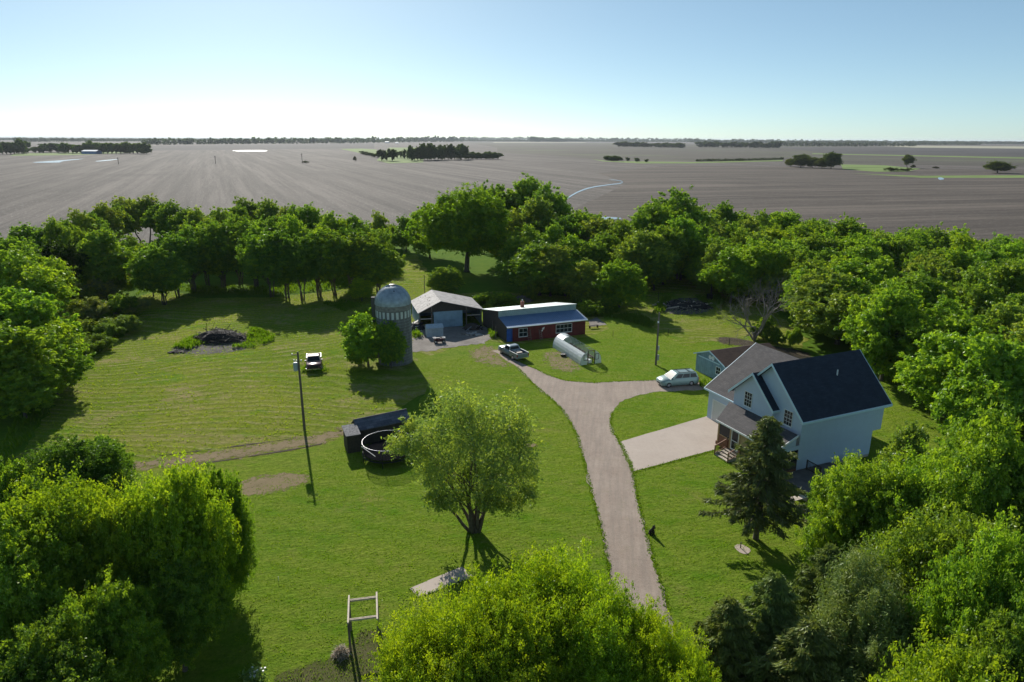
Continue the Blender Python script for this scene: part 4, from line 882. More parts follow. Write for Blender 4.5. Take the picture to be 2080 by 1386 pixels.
# projecting small gable
s, bg, Hg, Heg, hw = .46, 5.85, 8.30, 5.47, 3.05
bl, br_ = bg+hw-.42, bg-hw+.40; zw = Hg-(bg-br_)*(Hg-Heg)/hw-.1; zw2 = Hg-(bl-bg)*(Hg-Heg)/hw-.1
b = MB(); b.poly([(-s, br_, 2.6), (-s, bl, 2.6), (-s, bl, zw2), (-s, bg, Hg-.12), (-s, br_, zw)])
b.poly([(-s, br_, 2.6), (-.003, br_, 2.6), (-.003, br_, zw), (-s, br_, zw)]); b.poly([(-s, bl, 2.6), (3, bl, 2.6), (3, bl, zw2), (-s, bl, zw2)])
b.build('gable_wall', M['siding'], house)
m = roofMB(); x0 = -s-.4
m.slab([(x0, bg, Hg), (x0, bg-hw, Heg), (-.004, bg-hw, Heg), (-.004, bg, Hg)], .16)
m.slab([(x0, bg, Hg), (3.2, bg, Hg), (3.2, bg+hw, Heg), (x0, bg+hw, Heg)], .16)
m.build('gable_roof', M['roof_dark'], house)
t = MB(); rake(t, x0-.003, bg-hw-.02, Heg, bg, Hg, .28); rake(t, x0-.003, bg, Hg, bg+hw+.02, Heg, .28); t.box(x0-.05, bg-hw-.09, Heg-.24, -.02, bg-hw-.005, Heg-.02); t.build('gable_fascia', M['trim'], house)
window(house, (-s, 6.95, 4.55), (0, -1, 0), (0, 0, 1), .95, 1.45, 3, 4)
window(house, (0, 2.15, 4.35), (0, -1, 0), (0, 0, 1), .95, 1.40, 3, 4)
# garage wing
ag, bL, zg, am, zgr = 1.39, 14.34, 3.54, 7.79, 7.93
SG = (zgr-zg)/(am-ag+.4); ab = 2*am-ag
b = MB()
b.poly([(ag, W_, .0), (ag, bL, .0), (ag, bL, zg+.1), (ag, W_, zg+.1)]); b.poly([(ag, bL, 0), (ab, bL, 0), (ab, bL, zg+.1), (am, bL, zgr-.15), (ag, bL, zg+.1)]); b.poly([(ab, W_, 0), (ab, bL, 0), (ab, bL, zg+.1), (ab, W_, zg+.1)])
b.build('garage_wall', M['siding'], house)
m = roofMB(); zc = HR-SL*(W_/2)
acut = ag-.4+(HE+.35-zg)/SG
m.slab([(ag-.4, bL+.3, zg), (ag-.4, W_-.02, zg), (acut, W_-.02, zg+(acut-ag+.4)*SG), (am, W_/2+(HR-zgr)/SL-.1, zgr), (am, bL+.3, zgr)], .16)
m.slab([(am, bL+.3, zgr), (am, W_/2+(HR-zgr)/SL-.1, zgr), (2*am-acut, W_-.02, zg+(acut-ag+.4)*SG), (ab+.4, W_-.02, zg), (ab+.4, bL+.3, zg)], .16)
m.build('garage_roof', M['roof_grey'], house)
t = MB(); t.slab([(ag-.43, bL+.36, zg+.01), (ag-.43, bL+.303, zg+.01), (am, bL+.303, zgr+.01), (am, bL+.36, zgr+.01)], .24); t.slab([(am, bL+.36, zgr+.01), (am, bL+.303, zgr+.01), (ab+.43, bL+.303, zg+.01), (ab+.43, bL+.36, zg+.01)], .24)
t.box(ag-.50, W_+.02, zg-.2, ag-.405, bL+.36, zg-.01); t.build('garage_fascia', M['trim'], house)
gd = MB(); gd.box(ag-.02, 8.9, .03, ag-.002, 13.45, 2.35); gd.build('garage_door', M['garage_door'], house)
t = MB(); t.box(ag-.04, 13.46, 0, ag-.003, 13.62, 2.5); t.box(ag-.04, 8.72, 0, ag-.003, 8.88, 2.5); t.box(ag-.04, 8.88, 2.37, ag-.003, 13.46, 2.5); t.build('garage_door_trim', M['white'], house)
# porch
zt, zb, p_, w1 = 4.14, 3.03, 2.59, 7.81; px0 = -s-p_
m = roofMB(); m.slab([(px0, -.12, zb), (px0, w1, zb), (-s-.004, 9.0, zt), (-s-.004, -.12, zt)], .14); m.build('porch_roof', M['roof_grey'], house)
t = MB(); t.box(px0-.08, -.15, zb-.17, px0-.004, w1+.03, zb+.0); t.slab([(px0-.02, -.18, zb+.01), (px0-.02, -.123, zb+.01), (-s, -.123, zt+.01), (-s, -.18, zt+.01)], .22); t.build('porch_gutter', M['white'], house)
b = MB(); b.poly([(-s-.02, -.02, zt-.14), (px0+.25, -.02, zb), (-s-.02, -.02, zb)]); b.poly([(px0+.28, -.02, zb-.02), (-.01, -.02, zb-.02), (-.01, -.02, zb-.45), (px0+.28, -.02, zb-.45)]); b.build('porch_gable_wall', M['siding'], house)
fx = px0+.3; b = MB(); b.box(fx, .0, .25, -.02, 8.0, .60); b.build('porch_floor', M['wood_red'], house)
posts = [0.05, 1.9, 3.75, 4.75, 6.0, 7.75]
for y in posts: MB().box(fx, y-.07, .6, fx+.14, y+.07, zb-.12).build('post', M['wood_tan'], house)
for y0, y1 in [(.12, 1.83), (1.97, 3.68), (6.07, 7.68)]:
    MB().box(fx+.04, y0, .6, fx+.10, y1, 1.45).build('half_wall', M['wood_red'], house)
    f = MB(); f.box(fx+.01, y0, 1.45, fx+.13, y1, 1.53); f.box(fx+.01, y0, zb-.24, fx+.13, y1, zb-.16); f.box(fx+.03, y0, 1.53, fx+.11, y0+.06, zb-.24); f.box(fx+.03, y1-.06, 1.53, fx+.11, y1, zb-.24); f.build('window_frame', M['wood_tan'], house)
    MB().box(fx+.06, y0+.06, 1.53, fx+.07, y1-.06, zb-.24).build('screen_pane', M['glass'], house)
MB().box(fx+.05, 3.83, .6, fx+.10, 4.67, zb-.2).build('side_panel', M['wood_tan'], house)
d = MB(); d.box(fx+.03, 4.84, .6, fx+.08, 4.94, 2.75); d.box(fx+.03, 5.80, .6, fx+.08, 5.90, 2.75); d.box(fx+.03, 4.94, 2.65, fx+.08, 5.80, 2.75); d.box(fx+.03, 4.94, .6, fx+.08, 5.80, .75); d.box(fx+.03, 4.94, 1.55, fx+.08, 5.80, 1.62); dd = d.build('front_door', M['white'], house)
MB().box(fx+.05, 4.94, .75, fx+.06, 5.80, 2.65).build('pane', M['glass'], dd); MB().box(fx-.02, 4.98, 1.5, fx+.03, 5.01, 1.62).build('handle', M['chrome'], dd)
for x in (-1.9, -1.0):     # screens on the end of the porch
    MB().box(x-.06, -.0, .6, x+.06, .10, zb-.45).build('post', M['wood_dark'], house)
MB().box(fx+.14, .02, .6, -.05, .06, 1.45).build('half_wall', M['wood_dark'], house); MB().box(fx+.14, .03, 1.45, -.05, .05, zb-.45).build('screen_pane', M['glass'], house)
st = MB()
for k in range(4): x = fx-.35*(k+1); z = .60-.14*(k+1)+.05; st.box(x-.02, 4.5, z-.05, x+.33, 6.3, z)
st.box(fx-1.45, 4.46, 0, fx, 4.50, .3); st.box(fx-1.45, 6.30, 0, fx, 6.34, .3)
st.build('steps', M['wood_pale'], house)
for y in (4.45, 6.35):
    h = MB(); h.bar((fx-1.45, y, 0), (fx-1.45, y, 1.05), .09); h.bar((fx, y, .55), (fx, y, 1.5), .09); h.bar((fx-1.45, y, 1.02), (fx, y, 1.50), .09, .05); h.bar((fx-1.45, y, .22), (fx, y, .68), .06, .05)
    for k in range(1, 9): x = fx-1.45+1.45*k/9; z = .22+.46*k/9; h.bar((x, y, z), (x, y, z+.8), .035)
    h.build('railing', M['wood_red'], house)
dk = thing('deck', 'low dark wooden deck against the shaded side of the blue house', 'deck', (HX, HY, 0), HT)
b = MB(); b.box(-2.4, -4.6, .40, 4.2, -.1, .50); b.build('floor', M['deckwood'], dk); b = MB(); b.box(-2.42, -4.62, .05, 4.22, -4.60, .47); b.box(-2.44, -4.6, .05, -2.41, -.1, .47); b.box(4.2, -4.6, .05, 4.23, -.1, .47); b.build('skirt', M['wood_dark'], dk)
h = MB(); h.bar((.9, -.35, .5), (.9, -.35, 1.5), .09); h.bar((.9, -1.9, .5), (.9, -1.9, 1.45), .09); h.bar((.9, -.35, 1.45), (.9, -1.9, 1.45), .09, .05); h.bar((.9, -.35, .62), (.9, -1.9, .62), .06)
for k in range(1, 11): y = -.35-1.55*k/11; h.bar((.9, y, .62), (.9, y, 1.42), .035)
h.build('railing', M['wood_dark'], dk)
h = MB(); h.bar((4.1, -4.5, .5), (4.1, -4.5, 1.5), .09); h.bar((-.5, -4.5, .5), (-.5, -4.5, 1.5), .09); h.build('post', M['wood_tan'], dk)
pl = thing('planter_bench', 'weathered timber bench and planter boxes at the lawn corner of the deck', 'planter', (HX, HY, 0), HT)
b = MB()
for k in range(4): b.box(-4.6, -4.2+.16*k, .42, -2.8, -4.07+.16*k, .47)
for x in (-4.5, -3.0): b.box(x, -4.15, 0, x+.1, -3.65, .42)
b.build('seat', M['wood_pale'], pl)
b = MB(); b.box(-4.9, -5.6, 0, -.8, -5.5, .4); b.box(-4.9, -4.9, 0, -.8, -4.8, .4); b.box(-4.9, -5.5, 0, -4.8, -4.9, .4); b.box(-.9, -5.5, 0, -.8, -4.9, .4); b.build('planter_box', M['wood_grey'], pl); MB().box(-4.79, -5.49, .05, -.91, -4.91, .32).build('soil', M['darkdirt'], pl)
rng_ = np.random.default_rng(8); nn_ = 500; cc_ = np.stack([rng_.uniform(-4.6, -1.1, nn_), rng_.uniform(-5.45, -4.95, nn_), rng_.uniform(.3, .65, nn_)], 1)
o = bpy.data.objects.new('plants', leaf_mesh('plants', cc_, unit(rng_, nn_)+np.array([0, 0, .4]), .14, rng_.uniform(0, .6, nn_), M['leaf'], 1.5, None, rng_)); C.objects.link(o); o.parent = pl; o.color = (.08, .14, .03, 1)
def R_loc(x, y, z=0): c, s_ = math.cos(HT), math.sin(HT); return Vector((HX+x*c-y*s_, HY+x*s_+y*c, z))
ac = thing('air_conditioner', 'round dark air conditioning unit at the foot of the blue house wall', 'air conditioner', R_loc(5.6, -1.0), HT)
b = MB(); b.loft([[(.45*math.cos(2*PI*i/16), .45*math.sin(2*PI*i/16), z) for i in range(16)] for z in (.05, .95)]); b.build('casing', M['black'], ac)
b = MB()
for k in range(12): z = .12+.07*k; b.tube([(.47*math.cos(2*PI*i/16), .47*math.sin(2*PI*i/16), z) for i in range(17)], .012, 4, False)
b.build('grille', M['steel'], ac); MB().tube([(0, 0, .95), (0, 0, .99)], .38, 16).build('fan_cover', M['steel'], ac)
sd = thing('satellite_dish', 'white satellite dish standing on the porch roof behind the spruce', 'satellite dish', R_loc(-1.1, 2.6, 3.78), HT+2.4)
def dish(parent, r=.35, tilt=.6):
    rings = [[(r*q*math.cos(2*PI*i/14), -.12*(1-q*q)*r*2+0.0, .45+r*q*math.sin(2*PI*i/14)) for i in range(14)] for q in (.05, .5, 1.0)]
    MB().loft(rings, False).build('reflector', M['white'], parent, True); MB().bar((0, -.05, 0), (0, -.1, .45), .05).bar((0, -.1, .2), (0, .35, .5), .025).build('arm', M['steel'], parent)
dish(sd)
# --- blue shed with brown roof
bs = thing('shed', 'blue-grey shed with brown shingle roof behind the garage', 'shed', (27.1, 82.55, 0), .4)
Wb, heb, hrb, Db = 5.65, 2.42, 3.59, 9.5
b = MB(); sl_ = (hrb-heb)/(Wb/2+.3); zz = heb+.3*sl_-.08
b.poly([(0, 0, 0), (0, Wb, 0), (0, Wb, zz), (0, Wb/2, hrb-.1), (0, 0, zz)]); b.poly([(Db, 0, 0), (Db, Wb, 0), (Db, Wb, zz), (Db, Wb/2, hrb-.1), (Db, 0, zz)]); b.poly([(0, 0, 0), (Db, 0, 0), (Db, 0, zz), (0, 0, zz)]); b.poly([(0, Wb, 0), (Db, Wb, 0), (Db, Wb, zz), (0, Wb, zz)])
b.build('wall', M['shedblue'], bs); gable_roof(bs, -.25, Db+.2, Wb+.3, -.3, Wb/2, heb, heb, hrb, .1, 'roof_brown')
t = MB(); rake(t, -.253, -.31, heb, Wb/2, hrb, .16); rake(t, -.253, Wb/2, hrb, Wb+.31, heb, .16); t.box(-.07, .9, 2.18, -.02, 5.2, 2.32); t.build('trim', M['trim'], bs)
b = MB(); b.box(-.07, 2.3, .05, -.015, 5.1, 2.15); b.build('sliding_door', M['shedblue'], bs); window(bs, (-.002, 1.5, .9), (0, -1, 0), (0, 0, 1), .8, .9, 2, 2, .04)
for y in (2.15, 2.72): MB().loft([[(-.08, y+.30*q*math.cos(2*PI*i/14), 2.72+.30*q*math.sin(2*PI*i/14)) if q < 1 else (-.14, y+.30*math.cos(2*PI*i/14), 2.72+.30*math.sin(2*PI*i/14)) for i in range(14)] for q in (.1, .6, 1)], False).build('wall_disc', M['white'], bs)
# --- silo
SX, SY = G(803, 735).x, G(803, 735).y+.3
silo = thing('silo', 'tall grey concrete stave silo with a ribbed metal dome', 'silo', (SX, SY, 0))
rs, hs, n_ = 2.38, 8.6, 48
me = bpy.data.meshes.new('shaft'); bm_ = bmesh.new(); uvl = bm_.loops.layers.uv.new('UVMap')
ring = [[bm_.verts.new((rs*math.cos(2*PI*i/n_), rs*math.sin(2*PI*i/n_), z)) for i in range(n_)] for z in (-.1, hs)]
for i in range(n_):
    f = bm_.faces.new((ring[0][i], ring[0][(i+1) % n_], ring[1][(i+1) % n_], ring[1][i])); us = 2*PI*rs/n_
    for l, (a_, z) in zip(f.loops, [(i, 0), (i+1, 0), (i+1, hs), (i, hs)]): l[uvl].uv = (z if False else a_*us, z)
bm_.to_mesh(me); bm_.free(); me.materials.append(M['silo']); o = bpy.data.objects.new('shaft', me); C.objects.link(o); o.parent = silo
b = MB()
for k in range(15): z = .4+.42*k; b.tube([((rs+.015)*math.cos(2*PI*i/32), (rs+.015)*math.sin(2*PI*i/32), z) for i in range(33)], .014, 4, False)
b.build('hoops', M['steel'], silo)
b = MB()
for i in range(24):
    a0 = 2*PI*(i+.22)/24; a1 = 2*PI*(i+.74)/24; r2 = rs+.03; b.slab([(r2*math.cos(a0), r2*math.sin(a0), 7.55), (r2*math.cos(a1), r2*math.sin(a1), 7.55), ((rs-.05)*math.cos(a1), (rs-.05)*math.sin(a1), 7.55), ((rs-.05)*math.cos(a0), (rs-.05)*math.sin(a0), 7.55)], .95)
b.build('pale_staves', plain('pale_stave', (.58, .60, .58), .7, noise=.15), silo)
b = MB(); b.loft([[((rs+.03)*math.cos(2*PI*i/n_), (rs+.03)*math.sin(2*PI*i/n_), z) for i in range(n_)] for z in (7.62, 8.45)], False); b.build('upper_band', plain('rusty_band', (.22, .205, .19), .7, noise=.3), silo)
rd = rs+.06; rings = []
for k in range(11):
    ph = (PI/2)*k/11; rings.append([((rd*math.cos(ph))*(1+(.012 if i % 2 else 0))*math.cos(2*PI*i/72), rd*math.cos(ph)*(1+(.012 if i % 2 else 0))*math.sin(2*PI*i/72), hs-.25+2.55*math.sin(ph)) for i in range(72)])
MB().loft(rings, False).build('dome', M['galv'], silo, True)
b = MB()
for i in range(36):
    a = 2*PI*i/36; b.tube([(rd*1.01*math.cos((PI/2)*k/11)*math.cos(a), rd*1.01*math.cos((PI/2)*k/11)*math.sin(a), hs-.25+2.56*math.sin((PI/2)*k/11)) for k in range(11)], .022, 4, False)
b.build('ribs', M['galv'], silo)
MB().tube([(0, 0, hs+2.12), (0, 0, hs+2.36), (0, 0, hs+2.40)], [.42, .40, .2], 14).build('cap', M['black'], silo)
MB().tube([(.45, -1.35, hs+1.62), (.47, -1.50, hs+1.74)], .10, 8).build('vent_hole', M['black'], silo)
ch = MB(); ch.loft([[(-rs-.05+.0, .3, z), (-rs-.55, .25, z), (-rs-.55, -.3, z), (-rs-.05, -.35, z)] for z in (.5, 9.2)]); ch.build('chute', M['silo'], silo)
# --- open barn
ob = thing('open_barn', 'open-fronted weathered barn with a low tin gable roof', 'barn', (-5.1, 110.85, 0), 1.85-PI/2)
# local: y into barn, x to the right; front right corner at 0, front left corner at -10.47
Wo, ho, hro, Do, po = 10.47, 2.8, 4.57, 8.5, .66; xr = -Wo*po
def obx(x): return ho-.1+(hro-ho)*((x)/(xr) if x > xr else (Wo+x)/(Wo+xr))
b = MB(); b.poly([(-Wo, 0, 0), (-Wo, Do, 0), (-Wo, Do, ho-.12), (-Wo, 0, ho-.12)]); b.poly([(-Wo, Do, 0), (0, Do, 0), (0, Do, ho-.12), (xr, Do, hro-.15), (-Wo, Do, ho-.12)]); b.poly([(0, 0, 0), (0, Do, 0), (0, Do, ho-.12), (0, 0, ho-.12)])
b.build('wall', M['shedblue'], ob)
b = MB(); b.poly([(-Wo+.2, .06, ho-.1), (-.2, .06, ho-.1), (xr, .06, hro-.2)]); b.build('gable_boards', M['wood_dark'], ob)
m = roofMB(); m.slab([(xr, -.4, hro), (.25, -.4, ho-.05), (.25, Do+.2, ho-.05), (xr, Do+.2, hro)], .06); m.slab([(xr, -.4, hro), (xr, Do+.2, hro), (-Wo-.25, Do+.2, ho-.05), (-Wo-.25, -.4, ho-.05)], .06)
m.build('roof', M['barn_roof'], ob)
b = MB(); rnd2 = random.Random(5)
for k in range(16): y = rnd2.uniform(.4, Do-1); q = rnd2.uniform(.25, .85); x = xr+(-Wo-xr)*q; z = hro+(ho-hro)*q; b.slab([(x, y, z+.03), (x-.12, y, z-.0), (x-.12, y+rnd2.uniform(.4, 1.3), z-.0), (x, y+.6, z+.03)], .02)
b.build('roof_patches', M['wood_dark'], ob)
for x in (-Wo+.1, -8.4, -2.6, -.15): MB().box(x-.08, .0, 0, x+.08, .16, obx(x)-.05).build('post', M['wood_grey'], ob)
b = MB(); b.box(-Wo+.2, .02, 1.55, -8.45, .09, 1.7); b.box(-2.5, .02, 1.7, -.2, .09, 1.85); b.build('rail', M['wood_pale'], ob)
b = MB(); b.box(-8.1, -.12, .06, -3.3, -.06, 2.75); b.build('sliding_door', M['blue_metal'], ob)
b = MB(); b.box(-7.6, -.20, .1, -4.6, -.14, 1.35); b.build('leaning_panel', M['shedblue'], ob)
# --- red barn, x to the right along its front, y into it; right front corner at 0
rb = thing('red_barn', 'long low red barn with blue metal roof and pale raised upper roof', 'barn', (11.71, 105.32, 0), 1.95-PI/2)
Lb, a1, z1, z2, a2, z3, he = 12.52, 3.52, 3.25, 4.23, 11.21, 2.76, 2.42
b = MB(); b.poly([(-Lb, 0, 0), (0, 0, 0), (0, 0, he), (-Lb, 0, he)]); b.poly([(0, 0, 0), (0, a2, 0), (0, a2, z3-.1), (0, a1, z2-.1), (0, a1, z1), (0, 0, he)]); b.poly([(0, a2, 0), (-Lb, a2, 0), (-Lb, a2, z3-.1), (0, a2, z3-.1)])
wl = b.build('wall', ribbed('red_boards_front', (.12, .014, .012), 'X', .3, .75, 0, .35, .03, 'SAW', .8), rb)
b = MB(); b.poly([(-Lb-.9, .4, 0), (-Lb-.9, a2, 0), (-Lb-.9, a2, z3-.2), (-Lb-.9, a1, z2-.2), (-Lb-.9, a1, z1-.1), (-Lb-.9, .4, he)]); b.build('end_wall', M['wood_dark'], rb)
m = roofMB(); m.slab([(-Lb-1.0, -.25, he+.05), (.22, -.25, he+.05), (.1, a1, z1), (-Lb-1.0, a1, z1)], .07); m.build('lower_roof', ribbed('blue_roof_sheet', (.10, .18, .32), 'X', .3, .4, .15, .1, .03), rb)
t = MB(); t.box(-Lb-1.02, -.36, he-.08, .25, -.255, he+.04); t.slab([(.22, -.3, he+.07), (.30, -.3, he+.07), (.18, a1, z1+.02), (.10, a1, z1+.02)], .12); t.build('gutter', M['roof_silver'], rb)
b = MB(); b.box(-Lb-1.0, a1-.03, z1-.05, .03, a1+.03, z2-.04); b.build('clerestory', ribbed('pale_ribs', (.36, .45, .43), 'X', .35, .5, .1, .1, .06), rb)
m = roofMB(); m.slab([(-Lb-1.05, a1-.12, z2+.02), (.1, a1-.12, z2+.02), (.1, a2+.1, z3), (-Lb-1.05, a2+.1, z3)], .07); m.build('upper_roof', ribbed('silver_sheet', (.50, .57, .57), 'X', .35, .42, .25, .08, .03), rb)
b = MB(); b.box(-8.6, 6.0, 3.3, -8.1, 6.5, 4.75); c_ = b.build('chimney', M['brick'], rb); MB().tube([(-8.35, 6.25, 4.75), (-8.35, 6.25, 5.0)], .12, 8).build('flue', M['steel'], c_)
b = MB(); b.box(-Lb-.85, .25, .05, -Lb+.1, .31, 2.1); b.build('door', M['blue_sheet'], rb)
window(rb, (-11.45, -.004, .75), (1, 0, 0), (0, 0, 1), 1.35, 1.25, 2, 1, .05)
f = window(rb, (-5.15, -.004, .75), (1, 0, 0), (0, 0, 1), 2.7, 1.25, 4, 1, .05)
MB().slab([(-7.6, -.03, 1.75), (-7.15, -.03, 1.95), (-7.25, -.03, 1.55)], .05).poly([(-7.75, -.05, 1.25), (-7.5, -.05, 1.25), (-7.25, -.05, 1.95), (-7.45, -.05, 1.75)]).build('gull_plaque', M['white'], rb)
def ladder(p, q, w_, name, label, mat='wood_grey', n=6):
    t = thing(name, label, 'ladder', p); d = Vector(q)-Vector(p); side = Vector((-d.y, d.x, 0)); side = side.normalized()*w_/2 if side.length > .01 else Vector((w_/2, 0, 0))
    m = MB(); m.bar(-side, d-side, .06); m.bar(side, d+side, .06); m.build('side_rail', M[mat], t); r_ = MB()
    for k in range(1, n): r_.bar(d*k/n-side, d*k/n+side, .045)
    r_.build('rung', M[mat], t); return t
def RB(x, y, z=0): c, s_ = math.cos(1.95-PI/2), math.sin(1.95-PI/2); return Vector((11.71+x*c-y*s_, 105.32+x*s_+y*c, z))
ladder(RB(-9.9, -.7), RB(-9.9, -.1, 1.9), .5, 'ladder', 'short grey ladder leaning on the red barn beside its small window'); ladder(RB(-8.0, -.8), RB(-8.0, -.15, 1.7), .35, 'ladder', 'narrow second ladder leaning on the red barn under the white plaque')
# --- small sheds by the trampoline
ss = thing('garden_shed', 'small dark shed with slate-blue shingle roof behind the trampoline', 'shed', (-10.55, 66.28, 0), 2.11-PI/2)
L2, he2, hr2 = 5.75, 1.71, 2.48
b = MB(); b.box(-L2+.12, .12, 0, -.12, 1.9, 1.66); b.poly([(-L2+.12, .12, 1.66), (-L2+.12, 1.24, 2.38), (-L2+.12, 1.9, 1.95), (-L2+.12, 1.9, 1.66)]); b.poly([(-.12, .12, 1.66), (-.12, 1.24, 2.38), (-.12, 1.9, 1.95), (-.12, 1.9, 1.66)]); b.build('wall', M['wood_dark'], ss)
m = roofMB(); m.slab([(-L2, 0, he2), (0, 0, he2), (0, 1.24, hr2), (-L2, 1.24, hr2)], .07); m.slab([(-L2, 1.245, hr2), (0, 1.245, hr2), (0, 2.1, he2+.1), (-L2, 2.1, he2+.1)], .07); m.build('roof', M['shake'], ss)
MB().box(-L2-.03, 1.19, hr2-.02, .03, 1.30, hr2+.04).build('ridge_cap', M['shake'], ss)
s2p = G(707, 922); s2 = thing('lean_to_shed', 'little dark lean-to shed with a patchy roof left of the trampoline', 'shed', s2p, .42)
b = MB(); b.box(0, 0, 0, 1.25, 2.0, 1.85); b.build('wall', M['wood_dark'], s2); m = roofMB(); m.slab([(-.12, -.12, 1.93), (1.36, -.12, 1.93), (1.36, 2.1, 2.2), (-.12, 2.1, 2.2)], .08); m.build('roof', plain('worn_felt_roof', (.12, .12, .13), .85, noise=.6, scale=5), s2)
# --- plastic shed
ws = thing('plastic_shed', 'small pale plastic shed with a pitched lid in front of the open barn', 'shed', G(870, 686), .28)
b = MB(); b.box(-.2, 0, 0, 2.4, 1.6, 1.45); b.build('body', M['plastic_shed'], ws); m = MB(); m.slab([(-.28, -.1, 1.46), (2.48, -.1, 1.46), (2.44, .85, 1.95), (-.24, .85, 1.95)], .06); m.slab([(-.24, .855, 1.95), (2.44, .855, 1.95), (2.48, 1.7, 1.5), (-.28, 1.7, 1.5)], .06); m.build('roof', M['plastic_shed'], ws)
MB().box(.6, -.03, .1, 1.6, -.005, 1.3).build('door', plain('plastic_door', (.30, .37, .42), .6), ws)
# --- trampoline
tc_ = G(788, 930); TR = 2.4
tp = thing('trampoline', 'round black trampoline with tall safety net beside the dark sheds', 'trampoline', tc_)
circ = lambda r, z, n=32: [(r*math.cos(2*PI*i/n), r*math.sin(2*PI*i/n), z) for i in range(n+1)]
MB().tube(circ(TR, 1.85), .016, 6, False).build('top_ring', M['chrome'], tp); MB().tube(circ(TR, .62), .05, 6, False).build('frame', M['black'], tp)
b = MB(); b.poly(circ(TR-.05, .84)[:-1]); b.build('mat', M['mat'], tp)
b = MB(); b.loft([circ(TR-.02, z)[:-1] for z in (.62, 1.84)], False); b.build('net', M['net'], tp)
for k in range(6):
    a = 2*PI*k/6+.5; x, y = TR*math.cos(a), TR*math.sin(a); MB().tube([(x, y, .62), (x, y, 1.85)], .03, 6).build('net_pole', M['black'], tp); MB().tube([(x*1.02, y*1.02, 0), (x, y, .62)], .035, 6).build('leg', M['black'], tp)
MB().bar((-TR+.1, -.9, 1.6), (-.75, -TR*.92, 1.2), 0.05, .05).build('loose_pole', M['white'], tp)
# --- arbor
A0 = G(712, 1322); A1 = G(770, 1314); ax_ = (A1-A0); wA = ax_.length; rzA = math.atan2(ax_.y, ax_.x)
ar = thing('pergola', 'pale timber pergola frame at the garden bed bottom centre', 'pergola', A0, rzA)
for x in (0, wA):
    MB().box(x-.07, -.07, 0, x+.07, .07, 2.2).build('post', M['wood_grey'], ar); MB().box(x-.07, 1.75, 0, x+.07, 1.89, 2.2).build('post', M['wood_grey'], ar)
    MB().box(x-.05, -.35, 2.2, x+.05, 2.25, 2.32).build('beam', M['wood_pale'], ar)
for y in (-.07, 1.78): MB().box(.055, y, 2.14, wA-.055, y+.045, 2.26).box(.055, y+.10, 2.14, wA-.055, y+.145, 2.26).build('cross_rail', M['wood_pale'], ar)
# --- greenhouse tunnel: y into it, x to the right
gh = thing('greenhouse', 'half-round plastic greenhouse tunnel with its cover torn open', 'greenhouse', (12.48, 90.72, 0), 1.95-PI/2)
Wg, Hg_, Dg = 3.22, 2.04, 9.08
def arch(x, y): pass
def av(t, y, r=1.0): a = PI*t; return (-Wg/2+Wg/2*r*math.cos(a), y, max(0, Hg_*r*math.sin(a)**.8 if math.sin(a) > 0 else 0))
for k in range(8): y = Dg*k/7; MB().tube([av(i/12, y) for i in range(13)], .025, 5).build('hoop', M['galv'], gh)
b = MB()   # cover: whole at the back, only on the left flank towards the front
rg_ = random.Random(4)
nT, nY = 14, 30
for j in range(nY):
    y0, y1 = Dg*j/nY, Dg*(j+1)/nY
    for i in range(nT):
        t0, t1 = i/nT, (i+1)/nT; back = j/nY > .76; left = t0 > .66; right = t0 < .12 or (t0 < .3 and rg_.random() < .35)
        if back and not (t0 > .15 and t0 < .5 and j/nY < .88) or left or right: b.poly([av(t0, y0, 1.012+.006*math.sin(j*1.3+i)), av(t1, y0, 1.012+.006*math.sin(j*1.3+i+1)), av(t1, y1, 1.012+.006*math.sin(j*1.3+1.3+i+1)), av(t0, y1, 1.012+.006*math.sin(j*1.3+1.3+i))])
b.build('cover', M['film'], gh)['kind'] = 'stuff'
b = MB(); b.poly([av(i/16, Dg+.02) for i in range(17)]); b.build('back_sheet', M['film'], gh)
P0 = [av(i/16, -.02) for i in range(7)]; MB().poly(P0+[(P0[-1][0], -.02, 0)]).build('front_sheet', M['film'], gh); P1 = [av(i/16, -.02) for i in range(10, 17)]; MB().poly([(P1[0][0], -.02, 0)]+P1).build('front_sheet', M['film'], gh)
b = MB(); b.bar((-2.1, -.06, 0), (-2.1, -.06, 2.0), .08); b.bar((-1.1, -.06, 0), (-1.1, -.06, 2.0), .08); b.bar((-2.14, -.06, 2.0), (-1.06, -.06, 2.0), .08); b.bar((-2.1, -.06, 1.0), (-1.1, -.06, .95), .05); b.build('door_frame', M['wood_dark'], gh)
b = MB()
for x0, x1 in ((-2.75, -2.2), (-1.0, -.45)):
    b.bar((x0, -.05, .65), (x0, -.05, 1.45), .05); b.bar((x1, -.05, .65), (x1, -.05, 1.45), .05); b.bar((x0, -.05, 1.45), (x1, -.05, 1.45), .05); b.bar((x0, -.05, .65), (x1, -.05, .65), .05)
b.build('vent_frame', M['wood_dark'], gh)
b = MB(); b.bar((-Wg+.02, 0, .08), (-Wg+.02, Dg, .08), .08, .16); b.bar((-.02, 0, .08), (-.02, Dg, .08), .08, .16); b.bar((-Wg*.86, 0, 1.25), (-Wg*.86, Dg*.76, 1.25), .06); b.build('base_board', M['wood_pale'], gh)
b = MB()
for x in (-2.5, -2.1, -1.3, -.9): b.bar((x, .8, .75), (x, 8.0, .75), .22, .04)
for y in (1, 3, 5, 7.5): b.box(-2.6, y, 0, -2.5, y+.08, .73); b.box(-.85, y, 0, -.75, y+.08, .73)
b.build('bench', M['wood_dark'], gh)
MB().box(-1.9, .4, .0, -1.3, 1.4, .5).box(-2.5, 2.4, .78, -2.2, 2.8, 1.0).build('crate', M['white'], gh)

